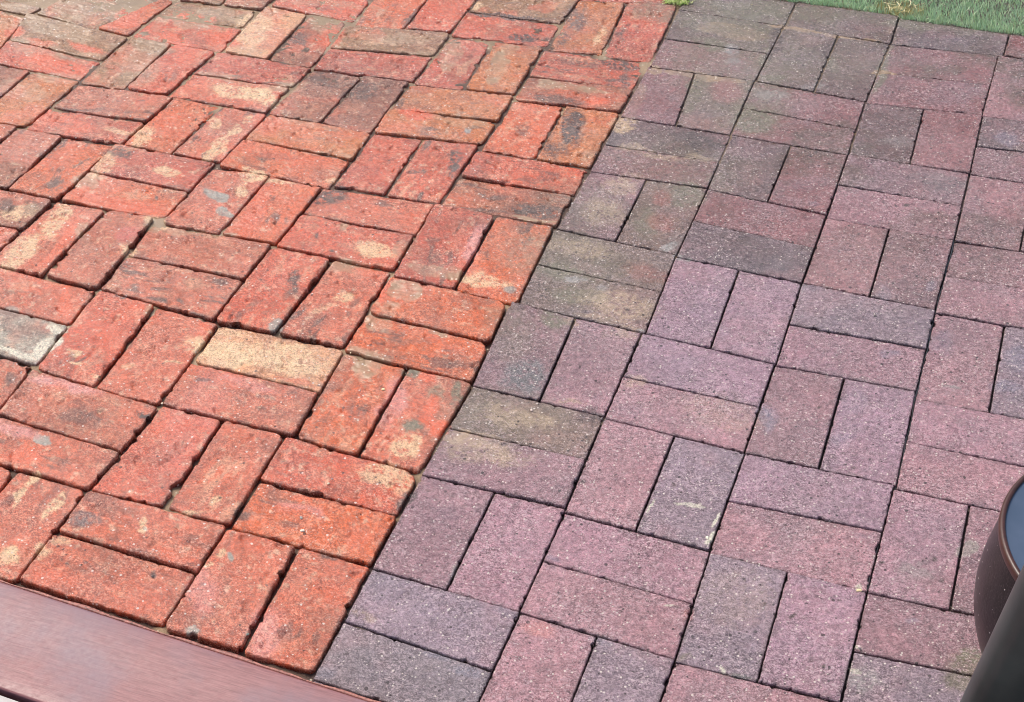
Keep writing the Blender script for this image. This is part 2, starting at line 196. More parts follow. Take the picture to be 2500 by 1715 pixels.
STAINS_SHEEN = [["G",1401,16951,1419,-35,279,-1958,0.5],
["G",416,18509,1721,63,92,-524,0.6],
["G",2229,15346,678,-8,139,-1094,0.45],
["G",344,9601,1113,-25,157,-854,0.5],
["G",55,11228,844,19,147,-725,0.4],
["G",2743,17954,1654,-56,158,-1470,0.4],
["G",467,5162,887,19,155,-751,0.35],
["G",773,5842,900,13,101,-526,0.35],
["G",1287,13103,1497,108,155,-869,0.35],
["G",4143,19774,2149,147,31,-325,0.5],
["G",146,7457,353,123,242,-711,0.4],
["K",-5095,13885,1464,1,281,-867,0.25],
["K",-1535,16439,1469,-30,355,-1641,0.22],
["K",-631,10987,637,15,122,-543,0.3],
["K",-2358,11819,670,11,204,-764,0.2],
["S",-11332,14739,714,113,226,-430,1.0],
["S",-11429,13857,939,-105,186,-413,1.0],
["S",-11378,12952,707,-35,127,-265,0.8],
["S",-10580,12971,404,-20,81,-176,0.9],
["S",-9301,13795,488,80,153,-315,0.8],
["S",-9975,13556,196,32,114,-224,0.7],
["O",-10690,12567,764,-77,105,-237,1.0],
["O",-11444,13196,366,-39,51,-112,0.6],
["O",-10465,13329,435,-92,52,-133,0.8],
["S",-9106,14960,604,-41,86,-216,0.9],
["S",-8606,15592,736,39,143,-343,1.0],
["S",-9702,14693,115,41,150,-281,0.8],
["O",-8971,14181,378,-23,111,-276,0.9],
["O",-8112,14485,348,-23,105,-278,0.9],
["O",-9206,15208,481,-62,64,-170,0.8],
["S",-11471,14979,1281,202,154,-291,1.0],
["O",-10448,15053,126,569,240,-261,0.8],
["O",-10319,14418,218,194,117,-177,0.9],
["S",-10417,12153,381,65,113,-210,0.8],
["S",-10751,11488,507,9,184,-366,0.6],
["C",-7840,15130,44,558,445,-430,0.7],
["S",-7641,14170,771,-1,88,-228,0.6],
["C",-6922,12694,653,-32,92,-252,0.9],
["C",-6413,12679,299,-15,88,-251,1.0],
["S",-7387,13124,639,-34,40,-108,1.0],
["K",-7932,10118,259,8,74,-167,0.7],
["C",-6460,10812,51,420,137,-120,1.0],
["C",-6437,11449,22,184,98,-88,1.0],
["C",-6400,11876,43,132,68,-77,0.9],
["C",-6929,11551,125,44,98,-195,0.7],
["C",-7890,10710,31,362,202,-169,0.7],
["C",-6953,9774,275,9,45,-109,0.8],
["S",-8031,9268,276,10,57,-124,0.7],
["C",-8032,9649,34,401,198,-159,0.6],
["O",-8463,13459,28,414,314,-283,0.6],
["O",-9476,10652,624,-19,88,-193,0.6],
["C",-8366,10677,368,-11,33,-77,0.6],
["S",-9096,12926,-15,545,506,-392,0.6],
["S",-12512,14263,538,32,152,-285,1.0],
["O",-12188,13422,46,237,177,-174,0.8],
["S",-12472,13654,206,73,170,-272,0.6],
["S",-6658,15829,461,-142,97,-385,0.9],
["K",-6815,15053,204,72,127,-279,0.7],
["S",-8184,15973,506,79,107,-249,0.8],
["S",-3791,15428,248,-112,92,-674,0.9],
["S",-2800,15256,178,-30,143,-684,1.0],
["S",-2757,16006,203,72,80,-237,0.9],
["S",-6239,13231,319,230,78,-143,1.0],
["K",-5643,13641,419,1,89,-262,0.6],
["K",-4844,13526,365,1,110,-345,0.8],
["C",-6619,12703,450,-22,104,-294,0.9],
["O",-3581,13059,407,-22,68,-250,1.0],
["W",-2449,12832,73,26,29,-81,0.9],
["K",-2379,11812,122,-48,46,-411,0.8],
["K",-2836,11265,141,50,29,-75,0.7],
["S",-6012,15014,158,56,60,-139,1.0],
["S",-4373,15221,443,25,32,-103,1.0],
["O",-6223,15318,104,339,260,-329,0.7],
["S",-5689,16627,75,125,60,-97,0.9],
["K",-2732,16610,266,42,43,-148,0.9],
["K",-3441,17254,691,106,31,-102,0.9],
["C",-4002,17574,141,50,74,-206,0.9],
["S",-5047,15626,735,91,66,-192,0.7],
["O",-5232,10894,1160,-38,63,-189,0.5],
["C",-5543,10355,228,6,34,-92,0.8],
["K",-4022,13379,128,45,67,-168,0.6],
["S",-2707,13086,571,40,59,-208,0.6],
["S",-5295,12081,707,10,42,-121,0.5],
["O",-5904,11820,251,88,147,-313,0.6],
["S",-4192,11303,278,-10,23,-77,0.9],
["S",-4775,11186,458,10,26,-77,0.8],
["C",-4039,10463,119,42,47,-108,0.6],
["S",-6940,16589,1262,195,50,-127,0.5],
["K",-3227,17330,647,75,27,-93,0.9],
["K",-2642,16587,390,47,34,-123,0.9],
["K",-1929,17733,221,-113,39,-446,0.7],
["C",-1287,17122,11,412,95,-76,0.9],
["K",-2003,16814,160,-55,47,-341,0.6],
["K",-582,16145,435,-8,42,-214,0.8],
["K",-1389,15963,487,-8,41,-190,0.5],
["S",-1095,14999,611,15,35,-158,1.0],
["S",-1638,14956,236,14,44,-181,0.9],
["K",-1347,14420,532,33,48,-198,0.7],
["O",-619,14605,253,16,31,-141,1.0],
["K",-766,13540,226,-55,95,-696,1.0],
["K",-754,12690,226,79,74,-236,0.7],
["K",-1569,13211,125,44,81,-244,0.5],
["S",-2815,15458,158,-51,88,-548,0.7],
["K",-332,15518,100,-33,41,-406,0.6],
["K",-690,11851,180,64,48,-151,0.5],
["G",1007,19237,1230,134,57,-325,0.8],
["G",595,18290,737,28,54,-312,0.5],
["S",1129,18144,729,28,50,-309,0.5],
["G",915,17468,365,-11,30,-200,0.9],
["W",1290,17440,145,-4,29,-200,0.8],
["W",1412,17007,209,33,27,-146,0.5],
["G",1944,17565,124,-68,-1,-619,0.8],
["S",1025,16200,814,42,24,-142,0.9],
["S",38,16106,133,47,50,-187,0.9],
["G",1029,15405,142,-25,90,-800,0.7],
["G",2199,14957,359,-3,68,-523,0.8],
["C",99,13984,231,82,82,-292,0.7],
["K",1495,13883,572,19,47,-292,0.8],
["C",525,13273,389,54,20,-90,0.8],
["C",1093,13165,389,28,16,-89,0.7],
["C",686,12209,300,106,63,-227,0.6],
["M",1549,15785,304,108,94,-406,0.5],
["C",1685,13286,323,23,17,-101,0.6],
["S",56,14723,147,-70,34,-757,0.4],
["G",2166,12646,200,70,72,-306,0.4],
["G",2307,14902,381,134,102,-471,0.8],
["G",1472,19344,737,80,71,-432,0.8],
["G",1969,18890,140,50,64,-314,1.0],
["K",2026,18133,150,-85,-3,-874,0.7],
["K",3060,18067,122,-70,-20,-770,0.6],
["W",2365,15926,291,47,45,-275,0.4],
["G",3191,17480,134,47,53,-291,0.7],
["G",4182,17624,94,-37,-11,-1181,0.8],
["G",2207,16567,264,93,30,-141,0.8],
["S",2848,18698,1082,-2,9,-84,1.0],
["S",4205,17478,273,43,9,-78,1.0],
["G",2595,19396,486,53,45,-323,0.5],
["W",3062,16518,252,141,21,-91,0.4],
["B",6700,15717,188,66,26,-260,0.8],
["K",6006,19380,297,105,50,-465,0.4],
["G",4407,19642,478,52,26,-269,0.6],
["W",4858,14978,312,110,32,-212,0.3],
["C",4099,19253,139,49,32,-210,0.3],
["Z",-5749,9390,242,-53,52,-190,1.0],
["Z",-5428,9022,154,6,37,-96,1.0],
["C",-5432,10162,178,194,65,-98,1.0],
["C",-5496,9766,125,-43,64,-311,1.0],
["C",-7923,7911,0,503,243,-161,1.0],
["C",-8017,6890,-1,503,237,-151,1.0],
["O",-7454,7236,-15,718,117,-73,0.9],
["C",-8637,7895,265,210,138,-184,1.0],
["K",-8952,8023,155,55,102,-163,0.7],
["K",-8524,8094,194,68,119,-196,0.5],
["S",-8081,9063,257,47,72,-140,0.9],
["O",-7260,8698,936,38,83,-187,0.8],
["K",-6715,9051,27,10,31,-58,1.0],
["R",-6595,7914,69,196,172,-169,0.9],
["O",-4984,9418,227,-126,52,-753,0.6],
["S",-5679,8312,801,80,44,-105,0.9],
["C",-6332,8391,247,46,55,-116,0.9],
["S",-6358,8227,115,40,70,-129,1.0],
["O",-6560,5945,90,48,285,-435,1.0],
["O",-7357,6326,323,3,40,-89,0.4],
["E",-7284,5354,355,6,65,-140,1.0],
["K",-6786,5034,526,-25,90,-218,0.4],
["X",-6247,4774,73,281,136,-107,1.0],
["X",-6683,4527,403,10,30,-66,1.0],
["X",-6344,5254,181,12,44,-96,0.8],
["C",-6390,7461,112,39,102,-185,0.9],
["S",-5233,6139,66,-11,49,-171,0.9],
["O",-5527,6171,238,27,77,-173,0.5],
["O",-4255,6115,128,-22,36,-141,0.8],
["K",-5901,6227,90,31,29,-51,0.9],
["C",-4965,4846,103,36,36,-65,0.5],
["O",-5482,5328,37,221,339,-248,0.5],
["C",-3917,6102,315,20,31,-85,0.6],
["S",-7314,7776,104,-51,33,-238,0.8],
["C",-3774,5606,589,10,113,-328,0.9],
["C",-5482,10229,249,7,41,-110,0.9],
["C",-4910,10199,297,54,33,-80,0.8],
["O",-4930,9079,198,-87,85,-639,0.7],
["K",-3936,10068,199,280,126,-184,0.8],
["R",-3866,9651,233,82,30,-69,0.3],
["C",-2656,8770,394,16,59,-197,1.0],
["S",-2231,8993,132,46,103,-259,0.7],
["S",-3389,9270,95,-44,12,-129,0.8],
["K",-3683,8860,30,11,32,-72,0.9],
["K",-3261,8521,38,13,17,-38,0.9],
["K",-3469,7546,131,-26,67,-304,0.8],
["S",-2818,8238,410,19,59,-191,0.8],
["O",-2462,8147,305,14,47,-158,0.6],
["C",-2631,7457,156,153,68,-109,0.8],
["C",-2813,7019,149,191,55,-76,0.5],
["S",-1460,8534,525,23,43,-160,0.9],
["P",-1143,9449,133,-48,52,-614,0.8],
["C",-654,8603,453,46,42,-159,0.8],
["Z",-178,8472,91,32,37,-108,0.9],
["S",-1786,7926,237,83,84,-212,1.0],
["S",-1864,7452,141,102,60,-112,0.9],
["S",-1846,7057,207,-41,35,-204,0.9],
["S",-923,7116,295,-15,14,-65,1.0],
["S",-1684,6179,391,-25,39,-167,0.8],
["O",-2022,7739,64,-13,58,-333,1.0],
["C",-2858,5769,812,12,102,-328,0.8],
["Z",-3253,6400,106,37,65,-140,0.9],
["K",-600,10758,459,40,49,-198,0.9],
["S",-499,10517,414,37,12,-50,0.9],
["C",596,11908,342,6,56,-303,0.7],
["C",532,11076,391,-105,38,-428,0.6],
["G",1717,12096,295,5,69,-453,0.8],
["G",1281,11064,214,-58,34,-495,0.7],
["R",1439,11836,158,55,67,-258,0.6],
["R",1513,11146,248,6,47,-289,0.6],
["C",355,9900,642,60,61,-272,0.6],
["G",466,9209,511,50,44,-196,0.8],
["G",789,8689,424,43,55,-252,0.8],
["C",1478,8656,628,64,62,-312,0.9],
["R",1669,9630,335,12,38,-232,0.5],
["W",1098,8935,91,32,28,-94,0.5],
["W",700,9112,184,64,24,-80,0.8],
["G",701,7947,230,11,55,-272,0.8],
["C",1731,8044,283,14,31,-181,0.7],
["W",1858,10465,118,144,59,-119,1.0],
["W",2105,10218,138,13,9,-55,1.0],
["K",1064,8324,43,15,11,-36,1.0],
["K",1657,8583,29,10,9,-31,1.0],
["K",589,9613,150,52,12,-40,0.4],
["W",2008,8092,93,10,8,-42,1.0],
["S",1351,8274,472,49,13,-62,0.6],
["S",915,8022,107,37,37,-119,0.8],
["B",6047,10773,110,39,27,-200,0.8],
["B",5355,10356,110,38,30,-197,0.5],
["K",5301,12983,47,17,7,-46,0.9],
["B",3786,12459,98,35,14,-75,0.6],
["B",5695,8756,139,49,14,-89,0.5],
["U",5754,13930,515,0,11,-283,0.4],
["B",6344,9364,211,74,39,-305,0.5],
["B",7490,9382,209,73,34,-362,0.7],
["Z",-5235,2925,129,45,62,-102,1.0],
["O",-5261,2615,284,-6,54,-137,0.8],
["P",-5702,3013,402,-51,39,-118,0.8],
["C",-4949,1983,-12,346,57,-25,1.0],
["C",-4412,1939,17,312,56,-28,0.8],
["K",-4974,3550,371,30,64,-146,0.5],
["K",-4131,3872,129,10,35,-86,0.9],
["C",-2401,2663,57,109,52,-48,0.8],
["C",-2671,2367,236,33,16,-39,1.0],
["K",-3941,1676,257,25,64,-147,0.5],
["C",-2977,1913,32,0,41,-128,0.9],
["X",-3004,1829,31,11,18,-33,0.8],
["P",-5595,4094,593,-9,51,-127,0.8],
["O",-5654,3955,168,59,59,-98,0.5],
["C",-3594,5654,588,9,83,-247,0.8],
["C",-4369,5101,172,60,19,-37,0.8],
["K",-3704,4905,133,10,25,-66,0.8],
["K",-2662,4586,66,23,19,-40,0.6],
["P",-3077,5003,502,-13,32,-105,0.5],
["O",-3613,3741,111,237,226,-211,0.6],
["C",-5737,4686,137,10,17,-37,0.9],
["C",-5844,4868,118,8,17,-38,0.8],
["C",-5204,4472,85,30,29,-51,1.0],
["P",-3417,4035,406,-141,144,-1365,0.25],
["K",-1994,2577,109,-14,45,-219,0.7],
["S",-1610,6003,223,78,123,-294,1.0],
["G",-894,6068,205,13,37,-137,1.0],
["G",-418,5632,109,7,61,-238,0.9],
["G",-161,5811,84,-5,70,-373,1.0],
["O",-357,5274,132,-23,52,-384,1.0],
["O",-100,4993,86,157,114,-130,1.0],
["G",-477,4861,131,46,58,-148,1.0],
["C",-372,4453,226,79,94,-239,0.9],
["C",-427,3816,417,14,58,-235,0.7],
["S",217,4935,196,68,54,-148,1.0],
["S",555,4914,437,32,35,-151,0.6],
["C",723,4698,690,53,50,-222,0.6],
["P",-937,5304,156,-44,50,-556,0.6],
["K",-1195,5098,83,29,32,-76,0.8],
["K",-51,3506,52,219,104,-72,0.8],
["C",-3254,5584,583,10,62,-191,0.8],
["O",-2450,5312,385,-11,19,-67,0.5],
["O",-1475,2782,221,20,36,-111,0.7],
["O",-1317,3066,125,43,40,-88,0.5],
["P",-1233,2841,347,-1,17,-67,0.5],
["O",-613,6044,102,36,61,-160,0.8],
["C",935,5638,635,60,53,-235,0.8],
["U",694,6530,312,19,77,-359,0.8],
["C",1509,6157,230,27,13,-59,0.8],
["C",2228,6944,119,42,46,-165,0.7],
["X",3102,4398,0,213,20,-4,1.0],
["X",4030,4470,17,161,18,-7,1.0],
["X",3993,4101,18,133,51,-21,1.0],
["X",3632,4583,213,6,4,-38,0.7],
["K",2149,4620,35,12,14,-47,0.9],
["B",4161,6733,87,5,24,-244,0.8],
["C",3571,6643,560,4,42,-432,0.35],
["K",884,4973,49,17,12,-34,0.9],
["K",3330,4966,32,11,9,-34,0.8],
["K",1880,5967,194,13,28,-159,0.6],
["C",912,4683,161,56,58,-168,0.6],
["B",7422,8605,222,77,20,-202,0.8],
["B",4247,6764,104,6,29,-298,0.7],
["B",5321,7486,174,10,21,-336,0.4],
["B",5328,6631,131,46,27,-157,0.5],
["K",4888,7218,27,9,6,-33,0.9],
["K",5572,6116,35,12,5,-30,0.8],
["K",5390,6377,39,14,4,-26,0.8],
["W",6662,8280,102,36,7,-57,0.6],
["B",5710,8777,105,36,11,-75,0.4],
["B",5924,4808,92,32,8,-46,0.5],
["C",-4462,838,109,127,99,-98,1.0],
["C",-4478,951,105,37,61,-98,0.8],
["C",-4063,1048,90,31,59,-98,0.8],
["C",-4413,1782,13,112,79,-44,0.6],
["U",-3817,1715,257,25,45,-106,0.6],
["C",-3024,1966,35,2,47,-128,0.9],
["O",-2357,1522,374,5,23,-72,0.7],
["Z",-1648,439,75,48,41,-60,1.0],
["Z",-1727,1740,24,26,58,-68,1.0],
["C",-1912,1794,60,21,40,-81,0.8],
["C",-1897,1517,60,21,30,-59,0.8],
["K",-2523,1137,36,12,23,-43,1.0],
["K",-3649,944,27,9,14,-23,1.0],
["K",-1832,1182,29,10,10,-19,1.0],
["K",-3431,1031,24,8,13,-23,0.9],
["O",-3693,731,341,7,37,-98,0.6],
["K",-2895,1429,155,2,17,-51,0.5],
["K",-1875,897,20,7,12,-23,1.0],
["K",-1572,671,32,11,8,-15,1.0],
["O",-1499,2105,227,79,59,-123,0.5],
["C",-3935,1260,136,47,35,-60,0.5],
["P",-1778,1076,208,-42,52,-385,0.5],
["O",-177,1519,110,185,174,-170,0.6],
["P",-744,666,245,-24,71,-410,0.6],
["K",-611,2198,133,7,10,-38,0.7],
["K",184,1378,87,30,48,-115,0.4],
["C",281,1346,181,-39,4,-68,0.6],
["B",1413,1075,198,12,12,-57,0.7],
["B",1817,926,180,12,21,-112,0.7],
["B",194,405,98,34,39,-89,0.5],
["K",-154,1936,18,6,7,-16,1.0],
["K",-1071,1423,15,5,7,-16,1.0],
["W",1115,2446,49,-1,31,-189,0.5],
["O",-334,2606,183,63,89,-210,0.4],
["B",1925,1981,187,10,14,-81,0.4],
["B",3218,1890,150,15,12,-79,0.6],
["G",4185,1993,85,29,17,-67,0.6],
["G",4898,1941,260,39,5,-43,0.7],
["X",4704,1966,11,22,42,-39,1.0],
["R",4069,2702,77,-11,-1,-124,0.6],
["B",2207,3082,97,4,7,-44,0.7],
["X",3828,2778,58,20,5,-20,0.7],
["K",3922,2784,50,17,6,-24,0.6],
["K",2333,1342,23,8,7,-22,1.0],
["K",4957,3187,20,7,6,-29,1.0],
["K",4878,3373,24,8,4,-21,1.0],
["K",4635,3505,18,6,5,-21,1.0],
["K",3282,2495,23,8,6,-20,0.8],
["C",4619,3182,514,178,115,-511,0.25],
["P",2460,1883,230,13,19,-120,0.5],
["X",6036,3797,42,4,4,-88,1.0],
["B",6681,3530,89,8,1,-47,0.8],
["W",6376,2341,212,-30,-16,-176,0.6],
["X",6214,2468,86,-12,-3,-40,0.6],
["G",7518,3147,185,64,21,-179,0.9],
["G",7483,2825,225,78,27,-233,0.7],
["Z",7273,5006,107,103,46,-118,0.7],
["K",6868,4699,36,13,6,-45,0.9],
["K",5324,3093,34,47,17,-24,1.0],
["K",5846,2398,25,9,6,-35,1.0],
["K",6235,4421,36,13,5,-31,0.9],
["K",5696,2437,28,10,3,-16,0.8],
["K",5449,2051,28,10,5,-26,0.8],
["W",6670,4419,195,68,31,-221,0.4],
["K",5835,3559,26,9,4,-21,0.9],
["B",4973,1957,144,22,6,-48,0.5],
["X",6185,2864,44,-7,-2,-29,0.7],
["K",7009,4340,30,10,4,-31,0.9]]
MUD = [[-12205,14314,1160,412,1345,-2216,0.0],
[-10813,14808,1161,412,1264,-2247,0.3],
[-9237,15483,1166,414,1174,-2294,0.6],
[-8586,15830,1170,415,1138,-2321,0.6],
[-10895,12598,486,172,550,-918,1.0],
[-9813,13507,560,198,599,-1079,1.0],
[-10159,10319,312,110,344,-556,1.0],
[-9946,11143,169,60,186,-312,1.0],
[-8055,10339,184,65,184,-331,2.0],
[-8125,12318,279,99,278,-529,1.5],
[-8127,12812,261,92,260,-501,2.0],
[-7387,13124,545,193,513,-1039,1.0],
[-6999,12088,212,75,199,-400,2.0],
[-6007,11464,207,73,183,-384,2.0],
[-6137,10837,163,58,146,-298,2.0],
[-8043,14134,179,64,179,-359,2.0],
[-8184,16089,469,167,464,-972,1.0],
[-6581,16139,581,206,521,-1196,0.5],
[-6239,13231,325,115,290,-628,0.0],
[-6086,15919,345,123,305,-716,1.0],
[-6077,16721,211,75,187,-450,2.0],
[-5145,16197,276,98,231,-579,2.0],
[-4219,16864,279,99,219,-593,1.0],
[-4084,15804,272,96,212,-564,2.0],
[-4225,15168,268,95,211,-547,1.0],
[-6060,14943,203,72,180,-413,1.0],
[-4931,14094,197,70,163,-393,2.0],
[-4061,14100,152,54,119,-304,2.0],
[-4095,13257,235,83,183,-456,3.0],
[-2075,14211,194,68,130,-386,1.0],
[-6053,11267,124,44,110,-229,2.0],
[-5233,10294,200,70,169,-358,1.0],
[-3121,12301,165,58,121,-314,2.0],
[-6216,12749,257,91,230,-492,2.0],
[-3161,16077,136,48,100,-286,2.0],
[-3491,16286,160,57,120,-337,3.0],
[-6125,11468,207,73,185,-384,2.0],
[-5973,13928,154,54,136,-306,3.0],
[-2174,17195,208,74,141,-447,2.0],
[-2291,18065,141,50,97,-312,2.0],
[-1041,16454,180,64,111,-381,1.0],
[-45,16231,244,86,138,-512,1.0],
[-2215,15827,157,55,107,-327,2.0],
[-2067,14705,218,77,146,-439,2.0],
[-2092,14205,172,61,116,-344,2.0],
[-1136,15134,546,193,334,-1095,2.0],
[90,18795,471,167,259,-1038,1.0],
[882,18674,700,248,351,-1520,1.0],
[1627,18712,581,206,271,-1270,1.0],
[652,17537,684,242,351,-1446,1.0],
[468,16310,444,157,235,-921,1.5],
[1663,16324,330,117,155,-689,1.0],
[1073,15323,259,91,130,-529,2.0],
[2103,14369,418,147,186,-826,1.0],
[528,14274,633,223,331,-1236,1.2],
[1042,13190,819,288,402,-1536,1.2],
[714,12345,402,141,208,-752,1.5],
[2130,13270,407,143,180,-781,1.5],
[2031,16154,218,77,99,-457,2.0],
[-1081,14178,171,60,106,-340,3.0],
[2084,18818,464,165,206,-1024,1.0],
[3106,18625,803,285,308,-1732,1.0],
[4030,18144,338,120,116,-738,1.0],
[4250,17493,266,94,89,-574,1.0],
[2540,14341,521,184,218,-1022,1.0],
[3106,16042,865,305,331,-1743,1.0],
[3984,14941,313,111,109,-632,2.0],
[3190,14435,311,110,121,-620,1.0],
[3173,17578,336,119,131,-723,2.0],
[-7459,8349,193,68,186,-326,1.5],
[-6311,8438,211,74,190,-357,0.5],
[-6375,8260,153,54,139,-258,0.5],
[-6409,7454,168,59,153,-276,1.0],
[-7314,7776,152,53,146,-253,2.0],
[-7243,6579,221,77,210,-351,2.0],
[-6259,6325,145,51,131,-229,1.0],
[-6265,5478,141,49,127,-217,2.0],
[-5264,6195,125,44,106,-197,1.0],
[-4052,5352,207,72,161,-315,2.0],
[-5873,6254,108,38,95,-171,1.0],
[-4508,6325,89,31,72,-141,3.0],
[-5394,8412,571,201,477,-946,2.0],
[-8016,6525,148,52,147,-236,3.0],
[-6232,4404,103,36,93,-152,2.0],
[-5129,5292,104,36,88,-160,3.0],
[-4206,8301,113,40,89,-190,2.0],
[-5200,10223,120,42,101,-215,2.0],
[-3853,8387,282,99,216,-473,2.0],
[-2778,8397,465,163,326,-773,2.0],
[-2143,8295,166,58,113,-279,1.5],
[-2149,8948,169,59,115,-290,1.5],
[-2102,9377,114,40,77,-199,6.0],
[-3253,6400,141,49,104,-224,3.0],
[-1882,7244,268,94,177,-433,1.5],
[-2054,6207,139,49,94,-218,4.0],
[-1845,6185,260,91,171,-406,2.0],
[-22,8131,90,32,51,-151,2.0],
[1866,10430,208,73,96,-372,0.5],
[2087,10211,169,59,76,-301,1.0],
[1059,9274,461,161,230,-786,1.0],
[700,9112,368,129,192,-628,1.0],
[116,9338,149,52,83,-259,1.5],
[914,8088,214,75,110,-357,1.0],
[1351,8274,357,125,174,-594,1.5],
[1995,8071,141,49,65,-236,1.0],
[1983,9210,110,38,50,-190,2.0],
[3041,10111,93,32,37,-165,3.0],
[-134,8058,90,31,52,-151,2.0],
[-6144,4327,154,54,137,-226,1.5],
[-5599,4274,305,106,262,-445,3.0],
[-5171,4272,135,47,114,-199,3.0],
[-4113,4883,221,77,173,-331,3.0],
[-4099,4438,151,53,118,-223,3.0],
[-4037,4136,133,46,104,-195,3.0],
[-4163,5330,155,54,122,-237,3.0],
[-3001,2404,171,59,124,-234,2.0],
[-2779,2329,155,54,110,-211,1.5],
[-3038,2648,125,44,91,-174,3.0],
[-4072,2288,94,33,74,-129,3.0],
[-4266,3098,97,34,77,-136,2.0],
[68,4939,196,68,110,-294,1.0],
[-2,4637,178,62,100,-265,1.0],
[13,4075,159,55,90,-232,2.0],
[130,5073,131,46,73,-198,1.0],
[485,5112,328,114,175,-491,2.0],
[35,3157,124,43,70,-174,4.0],
[-15,5981,101,35,57,-159,4.0],
[-1994,2959,157,54,105,-219,5.0],
[1060,5034,244,85,123,-365,2.0],
[552,5941,336,117,178,-518,1.5],
[1450,6049,251,87,121,-389,1.5],
[2173,7077,171,60,76,-276,2.0],
[2003,5982,99,35,46,-155,2.0],
[3637,5987,326,114,119,-503,1.5],
[850,5072,326,114,167,-487,2.0],
[1195,4068,236,82,117,-342,1.5],
[-2009,1224,103,36,70,-135,5.0],
[-2003,359,115,40,77,-145,4.0],
[-938,578,86,30,53,-109,5.0],
[320,1250,173,60,94,-225,1.0],
[6838,3772,220,76,43,-314,2.0],
[7282,3882,146,51,25,-211,2.0],
[4585,1987,211,73,67,-283,2.0]]

# ------------------------------------------------------------------ numpy helpers
def h2(ix, iy, s):
    n = (ix.astype(np.int64) * 374761393 + iy.astype(np.int64) * 668265263 + s * 982451653) & 0xffffffff
    n = ((n ^ (n >> 13)) * 1274126177) & 0xffffffff
    n = n ^ (n >> 16)
    return (n & 0xffff) / 65535.0
def vn(x, y, s=0):
    ix = np.floor(x); iy = np.floor(y); fx = x - ix; fy = y - iy
    fx = fx*fx*(3-2*fx); fy = fy*fy*(3-2*fy)
    a = h2(ix, iy, s); b = h2(ix+1, iy, s); c = h2(ix, iy+1, s); d = h2(ix+1, iy+1, s)
    return (a*(1-fx)+b*fx)*(1-fy) + (c*(1-fx)+d*fx)*fy
def fbm(x, y, f, s=0, o=4, g=.5):
    v = np.zeros_like(x); a = 1; t = 0
    for i in range(o):
        v += a*vn(x*f+17.3*i, y*f+9.1*i, s+i*31); t += a; a *= g; f *= 2.03
    return v/t
def ss(a, b, x):
    t = np.clip((x-a)/(b-a), 0, 1); return t*t*(3-2*t)
def lin(c):
    c = np.array(c, float)/255
    return np.where(c <= .04045, c/12.92, ((c+.055)/1.055)**2.4)

def mesh_obj(name, V, F, mat, loc=(0, 0, 0), parent=None, smooth=True, attrs=None):
    me = bpy.data.meshes.new(name)
    V = np.asarray(V, np.float32); F = np.asarray(F, np.int32)
    k = F.shape[1]
    me.vertices.add(len(V)); me.vertices.foreach_set('co', V.ravel())
    me.loops.add(F.size); me.loops.foreach_set('vertex_index', F.ravel())
    me.polygons.add(len(F)); me.polygons.foreach_set('loop_start', np.arange(0, F.size, k, dtype=np.int32))
    me.polygons.foreach_set('use_smooth', np.full(len(F), smooth))
    if attrs:
        for an, av in attrs.items():
            av = np.asarray(av, np.float32)
            if av.ndim == 2:
                a = me.attributes.new(an, 'FLOAT_COLOR', 'POINT')
                a.data.foreach_set('color', np.concatenate([av, np.ones((len(av), 1), np.float32)], 1).ravel())
            else:
                a = me.attributes.new(an, 'FLOAT', 'POINT'); a.data.foreach_set('value', av)
    me.update(calc_edges=True); me.validate()
    me.materials.append(mat)
    o = bpy.data.objects.new(name, me); sc.collection.objects.link(o); o.location = loc
    if parent: o.parent = parent
    return o
def tag(o, label=None, cat=None, group=None, kind=None):
    if label: o['label'] = label
    if cat: o['category'] = cat
    if group: o['group'] = group
    if kind: o['kind'] = kind
    return o
def grid_faces(nx, ny, wrap=False):
    i, j = np.meshgrid(np.arange(nx-1), np.arange(ny-1), indexing='ij')
    a = (i*ny+j).ravel(); b = ((i+1)*ny+j).ravel()
    F = np.stack([a, b, b+1, a+1], 1)
    return F

